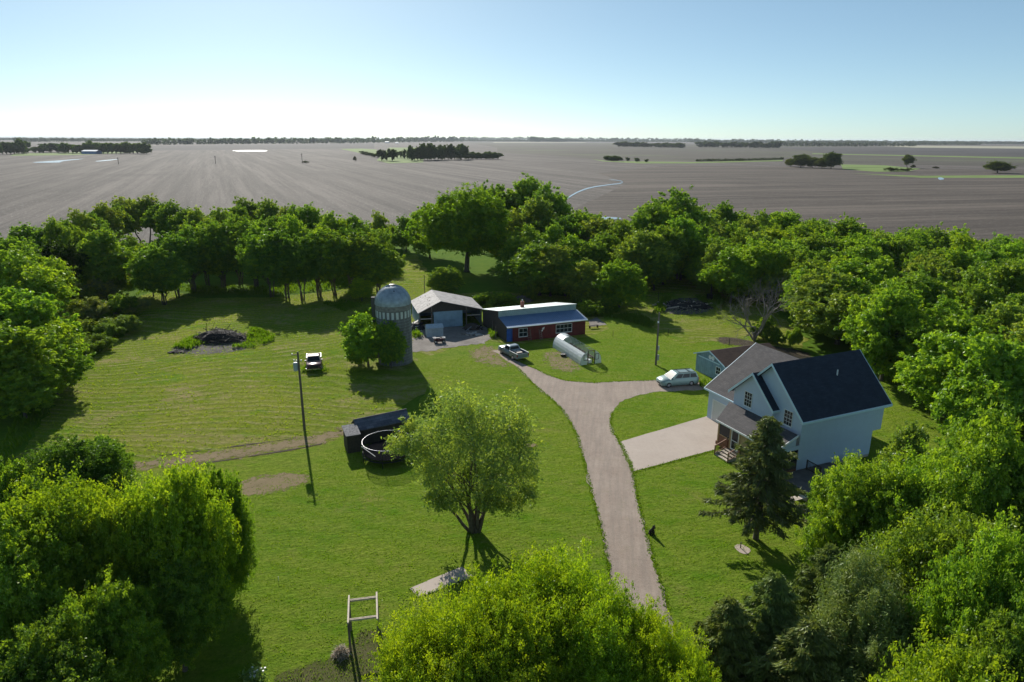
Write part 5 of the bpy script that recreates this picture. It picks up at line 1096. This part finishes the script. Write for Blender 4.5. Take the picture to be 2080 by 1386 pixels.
# ================================================================== VEHICLES
def ring(x, w_, z0, z1, r=.1, w0=None):
    w0 = w0 or w_; return [(x, -w0, z0), (x, -w_, z0+(z1-z0)*.35), (x, -w_, z1-r), (x, -w_+r, z1), (x, w_-r, z1), (x, w_, z1-r), (x, w_, z0+(z1-z0)*.35), (x, w0, z0)]
def wheel(parent, x, y, r=.34, w_=.22):
    s_ = 1 if y > 0 else -1
    t = MB().tube([(x, y-s_*w_, r), (x, y-s_*w_*.9, r), (x, y-.02*s_, r), (x, y, r)], [r*.9, r, r, r*.93], 20).build('tyre', M['rubber'], None)
    wh = thing('wheel', None, None); wh.parent = parent; t.parent = wh
    m = MB(); m.tube([(x, y-.03*s_, r), (x, y+.015*s_, r)], [r*.62, r*.60], 16)
    for k in range(5): a = 2*PI*k/5; m.bar((x, y+.02*s_, r), (x+r*.55*math.cos(a), y+.02*s_, r+r*.55*math.sin(a)), .07, .03)
    m.build('rim', M['chrome'], wh); return wh
def cabin(parent, xs, zb_, zt_, wb, wt_, paint, name='cabin'):
    """xs = (front base, front top, rear top, rear base)"""
    bq = [(xs[0], -wb, zb_), (xs[0], wb, zb_), (xs[3], wb, zb_), (xs[3], -wb, zb_)]; tq = [(xs[1], -wt_, zt_), (xs[1], wt_, zt_), (xs[2], wt_, zt_), (xs[2], -wt_, zt_)]
    mid = [(q[0]*.96+p[0]*.04, q[1]*.98, zt_+.03) for q, p in zip(tq, bq)]; mid = [(x+(.12 if x < 0 else -.12), y*.86, z) for x, y, z in mid]
    o = MB().loft([bq, tq, mid]).build(name, paint, parent); 
    def pane(p, q, r_, s_, s0, s1, t0, t1, nm='window', mt='glass', off=.008):
        p, q, r_, s_ = map(Vector, (p, q, r_, s_)); n = (q-p).cross(s_-p).normalized(); cen = (p+q+r_+s_)/4
        if n.dot(cen-Vector((0, 0, (zb_+zt_)/2))) < 0: n = -n
        L = lambda u, v: (p*(1-u)+q*u)*(1-v)+(s_*(1-u)+r_*u)*v+n*off
        return MB().poly([L(s0, t0), L(s1, t0), L(s1, t1), L(s0, t1)]).build(nm, M[mt], parent)
    return bq, tq, pane
def headlamps(parent, x, y, z, dx=.05, w_=.28, h_=.2):
    for s_ in (-1, 1): MB().loft([[(x-dx, s_*(y-w_/2), z-h_/2), (x-dx, s_*(y+w_/2), z-h_/2), (x-dx, s_*(y+w_/2), z+h_/2), (x-dx, s_*(y-w_/2), z+h_/2)], [(x, s_*(y-w_/2), z-h_/2), (x-.06, s_*(y+w_/2), z-h_/2), (x-.06, s_*(y+w_/2), z+h_/2), (x-.03, s_*(y-w_/2), z+h_/2)]]).build('headlight', M['lamp'], parent)
def mirrors(parent, x, y, z, mat):
    for s_ in (-1, 1): MB().box(x-.06, min(s_*y, s_*(y+.22)), z-.08, x+.06, max(s_*y, s_*(y+.22)), z+.1).build('mirror', M[mat], parent)
vf, vr = G(1349, 788), G(1397, 783); vd = (vf-vr); vc = (vf+vr)/2+Vector((.3, .85, 0))
van = thing('minivan', 'pale green minivan parked at the end of the gravel beside the utility pole', 'van', (vc.x, vc.y, 0), math.atan2(vd.y, vd.x)-.05)
MB().loft([ring(2.55, .62, .38, .70, .1), ring(2.48, .84, .26, .86, .12), ring(1.95, .95, .22, 1.00, .12), ring(1.15, .98, .22, 1.10, .08), ring(-2.1, .98, .24, 1.12, .08), ring(-2.48, .95, .28, 1.10, .1), ring(-2.56, .86, .40, .95, .1)]).build('body', M['van_paint'], van, True)
bq, tq, pane = cabin(van, (1.42, .55, -2.18, -2.48), 1.06, 1.72, .93, .74, M['van_paint'])
pane(bq[0], bq[1], tq[1], tq[0], .02, .98, .02, .97, 'windscreen', 'glass'); pane(bq[2], bq[3], tq[3], tq[2], .07, .93, .1, .9, 'rear_window')
for P in ((bq[0], bq[3], tq[3], tq[0]), (bq[1], bq[2], tq[2], tq[1])):
    for s0, s1 in ((.13, .38), (.40, .68), (.70, .95)): pane(*P, s0, s1, .12, .86)
for x in (1.55, -1.52):
    for y in (-.985, .985): wheel(van, x, y, .34)
headlamps(van, 2.53, .64, .74); mirrors(van, 1.05, .95, 1.12, 'van_paint')
MB().box(2.50, -.4, .42, 2.585, .4, .58).build('grille', M['black'], van); m = MB()
for y in (-.66, .66): m.bar((.3, y, 1.79), (-2.0, y, 1.79), .04, .05)
for x in (.0, -1.3): m.bar((x, -.66, 1.80), (x, .66, 1.80), .04, .04)
m.build('roof_rack', M['black'], van)
for s_ in (-1, 1): MB().box(-2.57, min(s_*.74, s_*.93), .75, -2.44, max(s_*.74, s_*.93), 1.08).build('tail_light', M['tail'], van)
def pickup(name, label, loc, rz, paint, roofpaint, L=5.3, extcab=False, dark_bed=True):
    t = thing(name, label, 'pickup truck', loc, rz); P = M[paint]; h = L/2
    MB().loft([ring(h, .72, .48, .92, .08), ring(h-.08, .92, .40, 1.02, .08), ring(h-.6, .97, .38, 1.08, .1), ring(h-1.45, .98, .38, 1.12, .08), ring(h-1.5, .98, .38, 1.12, .06), ring(-.55, .98, .40, 1.12, .06)]).build('body', P, t, True)
    x0 = -.55; x1 = -h
    b = MB(); b.loft([[(x, .985, .42), (x, .985, 1.14), (x, .88, 1.14), (x, .88, .42)] for x in (x0, x1)]); b.loft([[(x, -.985, .42), (x, -.985, 1.14), (x, -.88, 1.14), (x, -.88, .42)] for x in (x0, x1)]); b.build('bed_side', P, t)
    MB().box(x1, -.875, .45, x1+.06, .875, 1.13).build('tailgate', P, t); MB().box(x1+.07, -.875, .55, x0, .875, .62).build('bed_floor', M['black'], t)
    m = MB(); m.bar((x0, .94, 1.16), (x1, .94, 1.16), .10, .03); m.bar((x0, -.94, 1.16), (x1, -.94, 1.16), .10, .03); m.build('bed_rail', M['chrome'] if not dark_bed else M['white'], t)
    bq, tq, pane = cabin(t, (h-1.55, h-2.15, -.35, -.50), 1.10, 1.68, .92, .74, M[roofpaint])
    pane(bq[0], bq[1], tq[1], tq[0], .05, .95, .08, .92, 'windscreen'); pane(bq[2], bq[3], tq[3], tq[2], .08, .92, .15, .85, 'rear_window')
    for Q in ((bq[0], bq[3], tq[3], tq[0]), (bq[1], bq[2], tq[2], tq[1])): pane(*Q, .16, .62, .12, .85); pane(*Q, .66, .93, .12, .85)
    for x in (h-.95, -h+1.15):
        for y in (-.99, .99): wheel(t, x, y, .37)
    headlamps(t, h+.005, .72, .82); mirrors(t, h-1.75, .95, 1.18, 'black')
    MB().box(h-.02, -.55, .68, h+.03, .55, .95).build('grille', M['black'], t); MB().box(h-.05, -.9, .42, h+.12, .9, .60).build('bumper', M['chrome'], t); MB().box(-h-.10, -.9, .42, -h-.01, .9, .58).build('bumper', M['chrome'], t)
    for s_ in (-1, 1): MB().box(-h-.015, min(s_*.88, s_*.99), .72, -h+.05, max(s_*.88, s_*.99), 1.05).build('tail_light', M['tail'], t)
    return t
rt = pickup('pickup_truck', 'faded maroon and beige pickup abandoned in the hay meadow', (G(636, 748).x, G(636, 748).y+.6, 0), math.atan2(-4.9, 1.35), 'red_paint', 'tan_paint', 5.2)
gt = pickup('pickup_truck', 'silver-blue pickup with a loaded bed parked by the red barn', (.15, 93.6, 0), math.atan2(4.3, -2.6), 'grey_paint', 'grey_paint', 5.4)
ld = thing('cargo', 'pale board and scrap lying in the bed of the silver-blue pickup', 'scrap', (.15, 93.6, 0), math.atan2(4.3, -2.6)); MB().slab([(-.8, -.5, 1.12), (-1.9, -.45, 1.05), (-1.9, .5, 1.05), (-.8, .45, 1.15)], .04).build('board', M['wood_pale'], ld)
m = MB(); rr_ = random.Random(2)
for k in range(14): p = Vector((rr_.uniform(-2.4, -.7), rr_.uniform(-.7, .7), rr_.uniform(.64, 1.0))); m.bar(p, p+Vector((rr_.uniform(-.5, .5), rr_.uniform(-.5, .5), rr_.uniform(-.1, .35))), .07)
m.build('scrap', M['wood_dark'], ld)
# quad bike
qb = thing('quad_bike', 'dark red quad bike standing on the old concrete in front of the open barn', 'quad bike', G(893, 697), .15)
for x in (-.6, .6):
    for y in (-.42, .42): wheel(qb, x, y+(0 if y < 0 else .0), .28, .2)
MB().loft([ring(.75, .22, .35, .62, .06), ring(.4, .32, .3, .78, .08), ring(-.1, .22, .3, .72, .06), ring(-.8, .3, .35, .72, .06)]).build('body', M['red_paint'], qb, True); MB().box(-.6, -.16, .72, .05, .16, .86).build('seat', M['black'], qb)
m = MB(); m.bar((.35, 0, .75), (.25, 0, 1.02), .05); m.bar((.22, -.36, 1.02), (.22, .36, 1.02), .04); m.build('handlebar', M['chrome'], qb)
m = MB()
for x0 in (.45, -1.0):
    for k in range(5): m.bar((x0+.1*k, -.35, .88), (x0+.1*k, .35, .88), .025)
    m.bar((x0, -.35, .88), (x0+.45, -.35, .88), .03); m.bar((x0, .35, .88), (x0+.45, .35, .88), .03)
m.build('rack', M['white'], qb)
# ================================================================== POLES, SMALL THINGS
p = G(618.5, 872); up_ = thing('utility_pole', 'tall utility pole with a grey transformer beside the maroon pickup', 'utility pole', p)
up_['label'] = 'tall leaning-looking utility pole with a grey transformer beside the maroon pickup'
hp = top_height(p, 605, 715); MB().tube([(0, 0, -.3), (0, 0, hp)], [.15, .10], 10).build('shaft', M['pole'], up_)
MB().tube([(-.33, -.05, hp-2.05), (-.33, -.05, hp-2.0), (-.33, -.05, hp-1.2), (-.33, -.05, hp-1.15)], [.2, .24, .24, .16], 12).build('transformer', M['transformer'], up_)
m = MB(); m.bar((-.65, 0, hp-.35), (.05, 0, hp-.30), .07); m.bar((-.5, .0, hp-1.05), (.35, 0, hp-1.0), .06); m.build('bracket', M['pole'], up_); m = MB()
for x, z in ((-.6, hp-.24), (-.45, hp-.9), (-.2, hp-.95), (.3, hp-.92)): m.tube([(x, 0, z-.1), (x, 0, z+.06)], .05, 8)
m.build('insulator', M['white'], up_)
p = G(1332, 742); p2 = thing('utility_pole', 'brown utility pole with a small white yard light and meter box behind the minivan', 'utility pole', p); h2 = top_height(p, 1338, 635)
MB().tube([(0, 0, -.3), (0, 0, h2)], [.15, .10], 10).build('shaft', M['pole'], p2); MB().box(.10, -.16, .75, .36, .08, 1.5).build('meter_box', M['steel'], p2); MB().tube([(-.05, -.12, h2-1.3), (-.15, -.45, h2-1.2), (-.15, -.5, h2-1.35)], [.03, .13, .16], 10).build('yard_light', M['white'], p2)
MB().box(.1, -.14, 2.2, .3, .02, 2.8).build('switch_box', M['steel'], p2)
p = G(863, 604); q = thing('thin_pole', 'thin plain post standing in the grass behind the open barn', 'pole', p); MB().tube([(0, 0, -.2), (0, 0, top_height(p, 862, 559))], .06, 6).build('shaft', M['pole'], q)
def post(x, y, h, lab, r=.05, mat='wood_dark'): q = thing('fence_post', lab, 'post', G(x, y)); MB().tube([(0, 0, -.2), (0, 0, h)], [r, r*.85], 6).build('shaft', M[mat], q)
post(1337, 612, 1.8, 'dark post left of the burned debris pile'); post(1481, 701, 1.1, 'short post in the lawn above the blue shed'); post(1357, 680, .9, 'tiny post in the grass above the minivan pole', .04); post(1245, 684, 1.0, 'thin stake in the lawn right of the greenhouse', .03)
post(1001, 676, 2.0, 'bare post at the left end of the red barn', .08, 'wood_grey'); post(1007, 688, 1.9, 'leaning grey post in front of the red barn corner', .08, 'wood_grey'); post(993, 668, 1.6, 'short post by the yard gate between the barns', .07, 'wood_grey')
post(566, 1180, .35, 'tiny white marker stake in the lower left lawn', .02, 'white')
# well head
q = thing('well_pipe', 'thin rusty well pipe sticking out of the pale pad near the lone spruce', 'pipe', G(1504, 1114)); MB().tube([(0, 0, 0), (0, 0, .45)], .04, 8).build('pipe', M['wood_dark'], q); MB().tube([(0, 0, .45), (0, 0, .52)], .06, 8).build('cap', M['wood_dark'], q)
# dog: sits with its back to the camera, one continuous skinned body
def skin(name, pts, edges, mat, parent, root=0, sub=1):
    me = bpy.data.meshes.new(name); me.from_pydata([q[:3] for q in pts], edges, []); o = bpy.data.objects.new(name, me); C.objects.link(o); o.parent = parent
    m_ = o.modifiers.new('skin', 'SKIN'); sv = me.skin_vertices[0].data
    for i, q in enumerate(pts): sv[i].radius = (q[3], q[4] if len(q) > 4 else q[3]); sv[i].use_root = (i == root)
    s_ = o.modifiers.new('sub', 'SUBSURF'); s_.levels = sub; s_.render_levels = sub; me.materials.append(mat)
    return o
dg = thing('dog', 'black dog sitting upright on the grass at the edge of the driveway', 'dog', G(1325, 1087), R(-60))
dg.scale = (1.05, 1.05, 1.05)
pts = [(-.22, 0, .16, .15, .16), (-.12, 0, .33, .145, .15), (0, 0, .50, .125, .13), (.07, 0, .63, .085), (.11, 0, .74, .095, .10), (.22, 0, .72, .05, .045), (.29, 0, .70, .035),
       (.05, .09, .42, .055), (.10, .10, .22, .035), (.11, .10, .03, .03), (.16, .10, .02, .028), (.05, -.09, .42, .055), (.10, -.10, .22, .035), (.11, -.10, .03, .03), (.16, -.10, .02, .028),
       (-.18, .14, .14, .09), (.0, .18, .12, .065), (-.10, .17, .03, .035), (.06, .17, .02, .03), (-.18, -.14, .14, .09), (.0, -.18, .12, .065), (-.10, -.17, .03, .035), (.06, -.17, .02, .03),
       (-.34, .03, .07, .035), (-.48, .10, .03, .025), (-.60, .16, .03, .018), (.08, .07, .82, .03), (.07, .09, .88, .014), (.08, -.07, .82, .03), (.07, -.09, .88, .014)]
ed = [(0, 1), (1, 2), (2, 3), (3, 4), (4, 5), (5, 6), (2, 7), (7, 8), (8, 9), (9, 10), (2, 11), (11, 12), (12, 13), (13, 14), (0, 15), (15, 16), (16, 17), (17, 18), (0, 19), (19, 20), (20, 21), (21, 22), (0, 23), (23, 24), (24, 25), (4, 26), (26, 27), (4, 28), (28, 29)]
skin('body', pts, ed, M['fur'], dg, 0, 2)
# heaps
def heap(name, label, cat, base, rx, ry, h, n, mats, seed, L=(.6, 1.8), w_=(.04, .12), flatness=1.0, mound=True):
    t = thing(name, label, cat, base); r = random.Random(seed); bm2 = [MB() for _ in mats]
    for k in range(n):
        a = r.uniform(0, 2*PI); q = r.random()**.6; x, y = rx*q*math.cos(a), ry*q*math.sin(a); z = h*(1-q*q)*r.uniform(.1, 1)
        d = Vector((r.gauss(0, 1), r.gauss(0, 1), r.gauss(.1, .35)*flatness)).normalized()*r.uniform(*L); s_ = r.uniform(*w_); p0 = Vector((x, y, z))-d/2; p1 = p0+d; p0.z = max(.02, p0.z); p1.z = max(.02, p1.z)
        bm2[k % len(mats)].bar(p0, p1, s_, s_*r.uniform(.4, 1))
    core = MB(); rings = [[(rx*.92*c0*math.cos(2*PI*i/18)*(1+.1*math.sin(i*3.3)), ry*.92*c0*math.sin(2*PI*i/18)*(1+.1*math.cos(i*2.1)), z) for i in range(18)] for c0, z in ((1, .0), (.8, h*.42), (.5, h*.72), (.12, h*.88))]; core.loft(rings)
    if mound: core.build('mound', M[mats[0]], t)
    for m_, mt in zip(bm2, mats): m_.build('branches' if 'brush' in name else 'timber', M[mt], t)
    return t
heap('brush_pile', 'charred mound of burned brush in the left hay meadow', 'brush pile', G(448, 690), 4.5, 2.4, 1.7, 520, ['char', 'wood_dark', 'wood_grey', 'char', 'wood_dark'], 3, (.6, 2.8), (.025, .08))
heap('debris_pile', 'burned building debris and blackened timber in the back meadow', 'debris pile', G(1392, 622), 5.4, 3.4, .8, 380, ['char', 'wood_dark', 'char', 'wood_grey', 'wood_pale'], 9, (.6, 2.4), (.05, .2), .4)
heap('debris_pile', 'small dark heap of charred logs left of the burned brush mound', 'debris pile', G(358, 716), 1.3, .7, .3, 30, ['char'], 5, (.3, .9), (.08, .2), .3)
q = thing('burned_stove', 'upright black burned metal cabinet on the back debris pile', 'cabinet', G(1441, 612), .3); MB().box(-.5, -.3, 0, .5, .3, 1.35).build('body', M['char'], q); MB().box(-.52, -.33, 1.35, .52, .33, 1.42).build('top', M['wood_dark'], q)
heap('brush_pile', 'grey tangle of brush behind the red barn roof', 'brush pile', G(1062, 612), 2.0, 1.5, 1.3, 120, ['wood_grey', 'wood_dark'], 12, (.5, 1.6), (.03, .08))
heap('brush_pile', 'brown dried bush beside the pergola at the bottom', 'brush pile', G(693, 1332), .5, .42, .75, 420, ['wood_grey', 'wood_pale', 'wood_tan'], 14, (.2, .6), (.008, .022), 1.0, False)
heap('scrap_pile', 'jumble of scrap and white chairs between the silo and the plastic shed', 'scrap pile', G(847, 668), 1.5, 1.7, 1.4, 70, ['black', 'wood_dark', 'steel', 'white'], 21, (.3, 1.2), (.05, .15))
heap('scrap_pile', 'dark farm scrap standing under the right bay of the open barn', 'scrap pile', G(960, 668), 1.6, 1.3, 1.1, 60, ['wood_dark', 'steel', 'char'], 22, (.3, 1.3), (.05, .18))
heap('scrap_pile', 'loose boards and a pale sheet lying on the yard by the red barn', 'scrap pile', G(964, 680), 1.6, .7, .25, 24, ['steel', 'wood_grey', 'wood_pale'], 23, (.8, 2.0), (.08, .3), .1)
heap('scrap_pile', 'rotting boards along the left end wall of the red barn', 'scrap pile', G(1012, 676), .9, 1.8, .6, 46, ['wood_grey', 'wood_dark', 'wood_pale'], 24, (.6, 1.8), (.06, .2), .4)
q = thing('tyre', 'black tub lying beside the left flank of the greenhouse', 'tub', G(1144, 724)); MB().tube([(0, 0, 0), (0, 0, .3), (0, 0, .34)], [.35, .42, .38], 14).build('tub', M['black'], q); q.name = 'tub'
q = thing('outdoor_bench', 'dark bench and box at the right end wall of the red barn', 'bench', G(1200, 668), .4); MB().box(-.2, 0, .42, 1.5, .5, .5).build('seat', M['wood_dark'], q)
for x in (-.1, 1.35): MB().box(x, .05, 0, x+.08, .45, .42).build('leg', M['wood_dark'], q)
q = thing('flower_clump', 'pale-flowering plant in the garden bed at the bottom edge', 'plant', G(517, 1384))
rg2 = np.random.default_rng(3); n3 = 260; cc = rg2.normal(size=(n3, 3))*np.array([.35, .3, .18])+np.array([0, 0, .35]); o = bpy.data.objects.new('leaves', leaf_mesh('leaves', cc, unit(rg2, n3)+np.array([0, 0, .6]), .18, rg2.uniform(0, 1, n3), M['leaf'], 2, None, rg2)); C.objects.link(o); o.parent = q; o.color = (.16, .26, .12, 1)
m = MB()
for k in range(14): x, y = random.gauss(0, .25), random.gauss(0, .22); m.tube([(x, y, .5), (x, y, .6)], [.05, .06], 6)
m.build('flowers', M['white'], q)
# far buildings
def far_barn(x, y, L, Wd, H, label, wall, roof, rz=0, name='farm_building'):
    t = thing(name, label, 'barn', G(x, y), rz); MB().box(-L/2, 0, 0, L/2, Wd, H*.7).build('wall', M[wall], t); m = MB(); m.slab([(-L/2-.3, -.4, H*.7), (L/2+.3, -.4, H*.7), (L/2+.3, Wd/2, H), (-L/2-.3, Wd/2, H)], .15); m.slab([(-L/2-.3, Wd/2+.01, H), (L/2+.3, Wd/2+.01, H), (L/2+.3, Wd+.4, H*.7), (-L/2-.3, Wd+.4, H*.7)], .15); m.build('roof', M[roof], t); return t
far_barn(181, 313, 27, 18, 7, 'long shed with a bright white roof and dark blue wall by the left grove', 'roof_blue', 'white')
far_barn(838, 310, 9, 8, 7, 'white farmhouse glimpsed among the farmstead trees', 'white', 'white'); far_barn(786, 291, 26, 18, 10, 'tiny white-roofed shed under the far horizon wood', 'shedblue', 'white'); far_barn(806, 291.5, 20, 12, 6, 'second tiny pale farm building under the far horizon wood', 'white', 'white')
for (x, by, ty, lab) in [(120+318, 332.5, 317, 'thin power pole standing alone in the left stubble field'), (614, 331, 312, 'power pole at the little green mound in the stubble field'), (241, 334, 320, 'faint power pole near the left field ponds')]:
    p = G(x, by); q = thing('power_pole', lab, 'utility pole', p); hh = top_height(p, x, ty); MB().tube([(0, 0, 0), (0, 0, hh)], .35, 6).bar((-1.6, 0, hh-1), (1.6, 0, hh-1), .25).build('shaft', M['wood_grey'], q)
tree_base('shrub_a', 622, 331.5, 327, 17, (.045, .07, .025), 'field_bush', 'flat dark bush at the power pole in the stubble field', 'bush')
far_barn(1054, 283.5, 20, 20, 12, 'speck of a pale farm building on the horizon', 'shedblue', 'shedblue')
# ================================================================== RANK GRASS (stuff)
def grass_strip(name, polys, dens, h, color, seed, wide=.05):
    """upright blades over ground polygons (world outlines)"""
    rng = np.random.default_rng(seed); cen = []; hs_ = []
    for P in polys:
        xs = [p[0] for p in P]; ys = [p[1] for p in P]; A = (max(xs)-min(xs))*(max(ys)-min(ys)); n = int(min(A*dens, 90000))
        c = np.stack([rng.uniform(min(xs), max(xs), n), rng.uniform(min(ys), max(ys), n)], 1)
        PX = np.array([(p[0], p[1]) for p in P]); ins = np.zeros(n, bool); j = len(PX)-1
        for i in range(len(PX)):
            x1, y1 = PX[i]; x2, y2 = PX[j]; cond = ((y1 > c[:, 1]) != (y2 > c[:, 1])) & (c[:, 0] < (x2-x1)*(c[:, 1]-y1)/((y2-y1) or 1e-9)+x1); ins ^= cond; j = i
        c = c[ins]; lump = .5+.5*np.sin(c[:, 0]*1.3+np.sin(c[:, 1]*.9)*2)*np.cos(c[:, 1]*1.1+c[:, 0]*.3); cen.append(c); hs_.append(h*(.45+.75*lump)*rng.uniform(.6, 1.2, len(c)))
    c = np.concatenate(cen); hh = np.concatenate(hs_); n = len(c)
    C3 = np.concatenate([c, (hh*.5)[:, None]], 1); ax_ = rng.normal(size=(n, 3))*.35+np.array([.12, -.1, 1.0]); nr_ = rng.normal(size=(n, 3)); nr_[:, 2] *= .2
    me = leaf_mesh(name, C3, nr_, hh*.45, rng.uniform(0, 1, n), M['grassleaf'], 2.2, ax_, rng); o = bpy.data.objects.new(name, me); C.objects.link(o); o.color = (*color, 1); tag(o, None, None, None, 'stuff')
grass_strip('tall_grass', [gp([(0, 985), (70, 880), (130, 790), (205, 712), (272, 668), (284, 640), (272, 610), (240, 640), (190, 690), (110, 760), (40, 850), (-40, 960)]), gp([(272, 603), (335, 583), (400, 600), (560, 602), (690, 588), (745, 560), (790, 520), (760, 520), (700, 560), (560, 585), (420, 585), (300, 570)])], 9, .8, (.085, .165, .015), 1)
grass_strip('tall_grass', [gp([(348, 706), (375, 690), (420, 676), (425, 696), (385, 712)]), gp([(470, 708), (500, 698), (505, 672), (520, 668), (560, 684), (556, 694), (510, 708)]), gp([(612, 756), (622, 746), (656, 746), (668, 754), (650, 762)]), gp([(655, 618), (690, 612), (735, 622), (700, 634)]), gp([(720, 645), (760, 625), (765, 700), (735, 745), (712, 720)])], 28, .7, (.10, .20, .016), 2)
grass_strip('weeds', [gp([(1180, 622), (1235, 610), (1262, 634), (1225, 645), (1190, 645)]), gp([(1325, 640), (1345, 606), (1365, 604), (1350, 636)]), gp([(1410, 604), (1460, 602), (1470, 616), (1455, 632), (1420, 612)]), gp([(1418, 782), (1438, 776), (1450, 786), (1432, 796)]), gp([(990, 672), (1004, 668), (1010, 684), (996, 690)]), gp([(930, 610), (1060, 605), (1070, 625), (940, 632)]), gp([(836, 680), (846, 674), (860, 684), (842, 690)])], 24, .8, (.095, .185, .02), 3)
grass_strip('weeds', [gp([(560, 1372), (640, 1345), (712, 1320), (730, 1275), (790, 1290), (800, 1400), (560, 1420)])], 70, .16, (.10, .17, .03), 4)
grass_strip('tall_grass', [gp([(262, 940), (270, 936), (276, 944), (266, 948)]), gp([(1230, 645), (1300, 640), (1330, 662), (1320, 668), (1260, 650)])], 30, .8, (.08, .15, .02), 6)
# ragged grass fringe along the driveway and pad
def fringe(px, seed, w_=.22, dens=60, h=.085):
    rng = np.random.default_rng(seed); P = [G(x, y) for x, y in px]; cen = []
    for a, b_ in zip(P, P[1:]):
        L = (b_-a).length; n = int(L*dens); t = rng.uniform(0, 1, n); q = np.array([[a.x, a.y]])*(1-t[:, None])+np.array([[b_.x, b_.y]])*t[:, None]; cen.append(q+rng.normal(size=(n, 2))*w_*.5)
    c = np.concatenate(cen); n = len(c); hh = h*rng.uniform(.5, 1.5, n); C3 = np.concatenate([c, (hh*.45)[:, None]], 1)
    return C3, hh
fc, fh = zip(*[fringe(drive[3:19], 5), fringe(drive[21:33], 6), fringe(drive[38:52], 7), fringe([(1259, 900), (1286, 960), (1450, 916)], 8), fringe([(832, 1196), (850, 1214), (962, 1172)], 9)])
c3 = np.concatenate(fc); hh = np.concatenate(fh); rg3 = np.random.default_rng(77); nf = len(c3); nr3 = rg3.normal(size=(nf, 3)); nr3[:, 2] *= .3
o = bpy.data.objects.new('grass_fringe', leaf_mesh('grass_fringe', c3, nr3, hh, rg3.uniform(0, 1, nf), M['grassleaf'], 1.6, rg3.normal(size=(nf, 3))*.5+np.array([0, 0, 1.]), rg3)); C.objects.link(o); o.color = (.10, .19, .014, 1); tag(o, kind='stuff')

HAYP = gp([(-60, 1100), (0, 985), (70, 880), (130, 790), (205, 712), (272, 668), (284, 640), (275, 605), (335, 585), (400, 606), (560, 604), (690, 590), (745, 560), (790, 522), (845, 517), (872, 555), (880, 600), (1020, 592), (1150, 602), (1180, 577), (1260, 557), (1290, 563), (1400, 566), (1480, 590), (1560, 620), (1640, 690), (1290, 640), (1180, 650), (850, 660), (730, 660), (735, 760), (860, 800), (660, 885), (460, 915), (240, 950), (100, 1050)])
LAWNP = gp([(470, 1010), (640, 950), (700, 900), (850, 832), (868, 775), (842, 742), (1000, 720), (1190, 690), (1238, 668), (1292, 640), (1335, 672), (1520, 705), (1650, 760), (1800, 760), (1950, 830), (2080, 900), (1900, 1100), (1500, 1400), (430, 1400), (400, 1200)])
def tufts(name, P, n, h, color, seed, clump, lines):
    rng = np.random.default_rng(seed); PX = np.array([(p[0], p[1]) for p in P]); m_ = int(n*2.2)
    c = rng.uniform(PX.min(0), PX.max(0), (m_, 2)); 
    ins = np.zeros(m_, bool); j = len(PX)-1
    for i in range(len(PX)):
        x1, y1 = PX[i]; x2, y2 = PX[j]; ins ^= ((y1 > c[:, 1]) != (y2 > c[:, 1])) & (c[:, 0] < (x2-x1)*(c[:, 1]-y1)/((y2-y1) or 1e-9)+x1); j = i
    w_ = np.sin(c[:, 1]*(3.6+.0)+1.6*np.sin(c[:, 0]*.13)+np.sin(c[:, 0]*.5+c[:, 1]*.2))*lines+.5*np.sin(c[:, 0]*1.9+c[:, 1])*np.sin(c[:, 1]*2.3-c[:, 0]*.7)
    D = np.zeros(m_, bool); PD = np.array([(p[0], p[1]) for p in gp(drive)]); j = len(PD)-1
    for i in range(len(PD)):
        x1, y1 = PD[i]; x2, y2 = PD[j]; D ^= ((y1 > c[:, 1]) != (y2 > c[:, 1])) & (c[:, 0] < (x2-x1)*(c[:, 1]-y1)/((y2-y1) or 1e-9)+x1); j = i
    for Q in ([(1259, 898), (1440, 845), (1475, 872), (1450, 914), (1286, 958)], [(832, 1196), (938, 1152), (962, 1172), (850, 1214)]):
        PD = np.array([(p[0], p[1]) for p in gp(Q)]); j = len(PD)-1
        for i in range(len(PD)):
            x1, y1 = PD[i]; x2, y2 = PD[j]; D ^= ((y1 > c[:, 1]) != (y2 > c[:, 1])) & (c[:, 0] < (x2-x1)*(c[:, 1]-y1)/((y2-y1) or 1e-9)+x1); j = i
    c = c[ins & ~D & (w_+rng.normal(0, .5, m_) > 0)]; n = len(c); hh = h*rng.uniform(.5, 1.5, n)
    C3 = np.concatenate([c, (hh*.4)[:, None]], 1); nr_ = rng.normal(size=(n, 3)); nr_[:, 2] *= .4; ax_ = rng.normal(size=(n, 3))*.8+np.array([0, 0, .9])
    o = bpy.data.objects.new(name, leaf_mesh(name, C3, nr_, hh, rng.uniform(0, 1, n)**4, M['grassleaf'], 1.3, ax_, rng)); C.objects.link(o); o.color = (*color, 1); tag(o, kind='stuff')
tufts('hay_stubble', HAYP, 90000, .13, (.215, .310, .025), 41, 1, .18)
tufts('lawn_blades', LAWNP, 190000, .07, (.155, .265, .014), 42, 1, .2)
# ================================================================== THE AIR
hz = MB().box(-46000, -420, -1.3, 46000, 50500, 62).build('haze', None); tag(hz, kind='stuff')
m = bpy.data.materials.new('haze'); m.use_nodes = True; n = m.node_tree; n.nodes.clear(); out = n.nodes.new('ShaderNodeOutputMaterial'); pv = n.nodes.new('ShaderNodeVolumePrincipled')
pv.inputs['Color'].default_value = (.80, .88, .96, 1); pv.inputs['Density'].default_value = 3.2e-5; pv.inputs['Anisotropy'].default_value = .25
n.links.new(pv.outputs[0], out.inputs['Volume']); hz.data.materials.append(m)
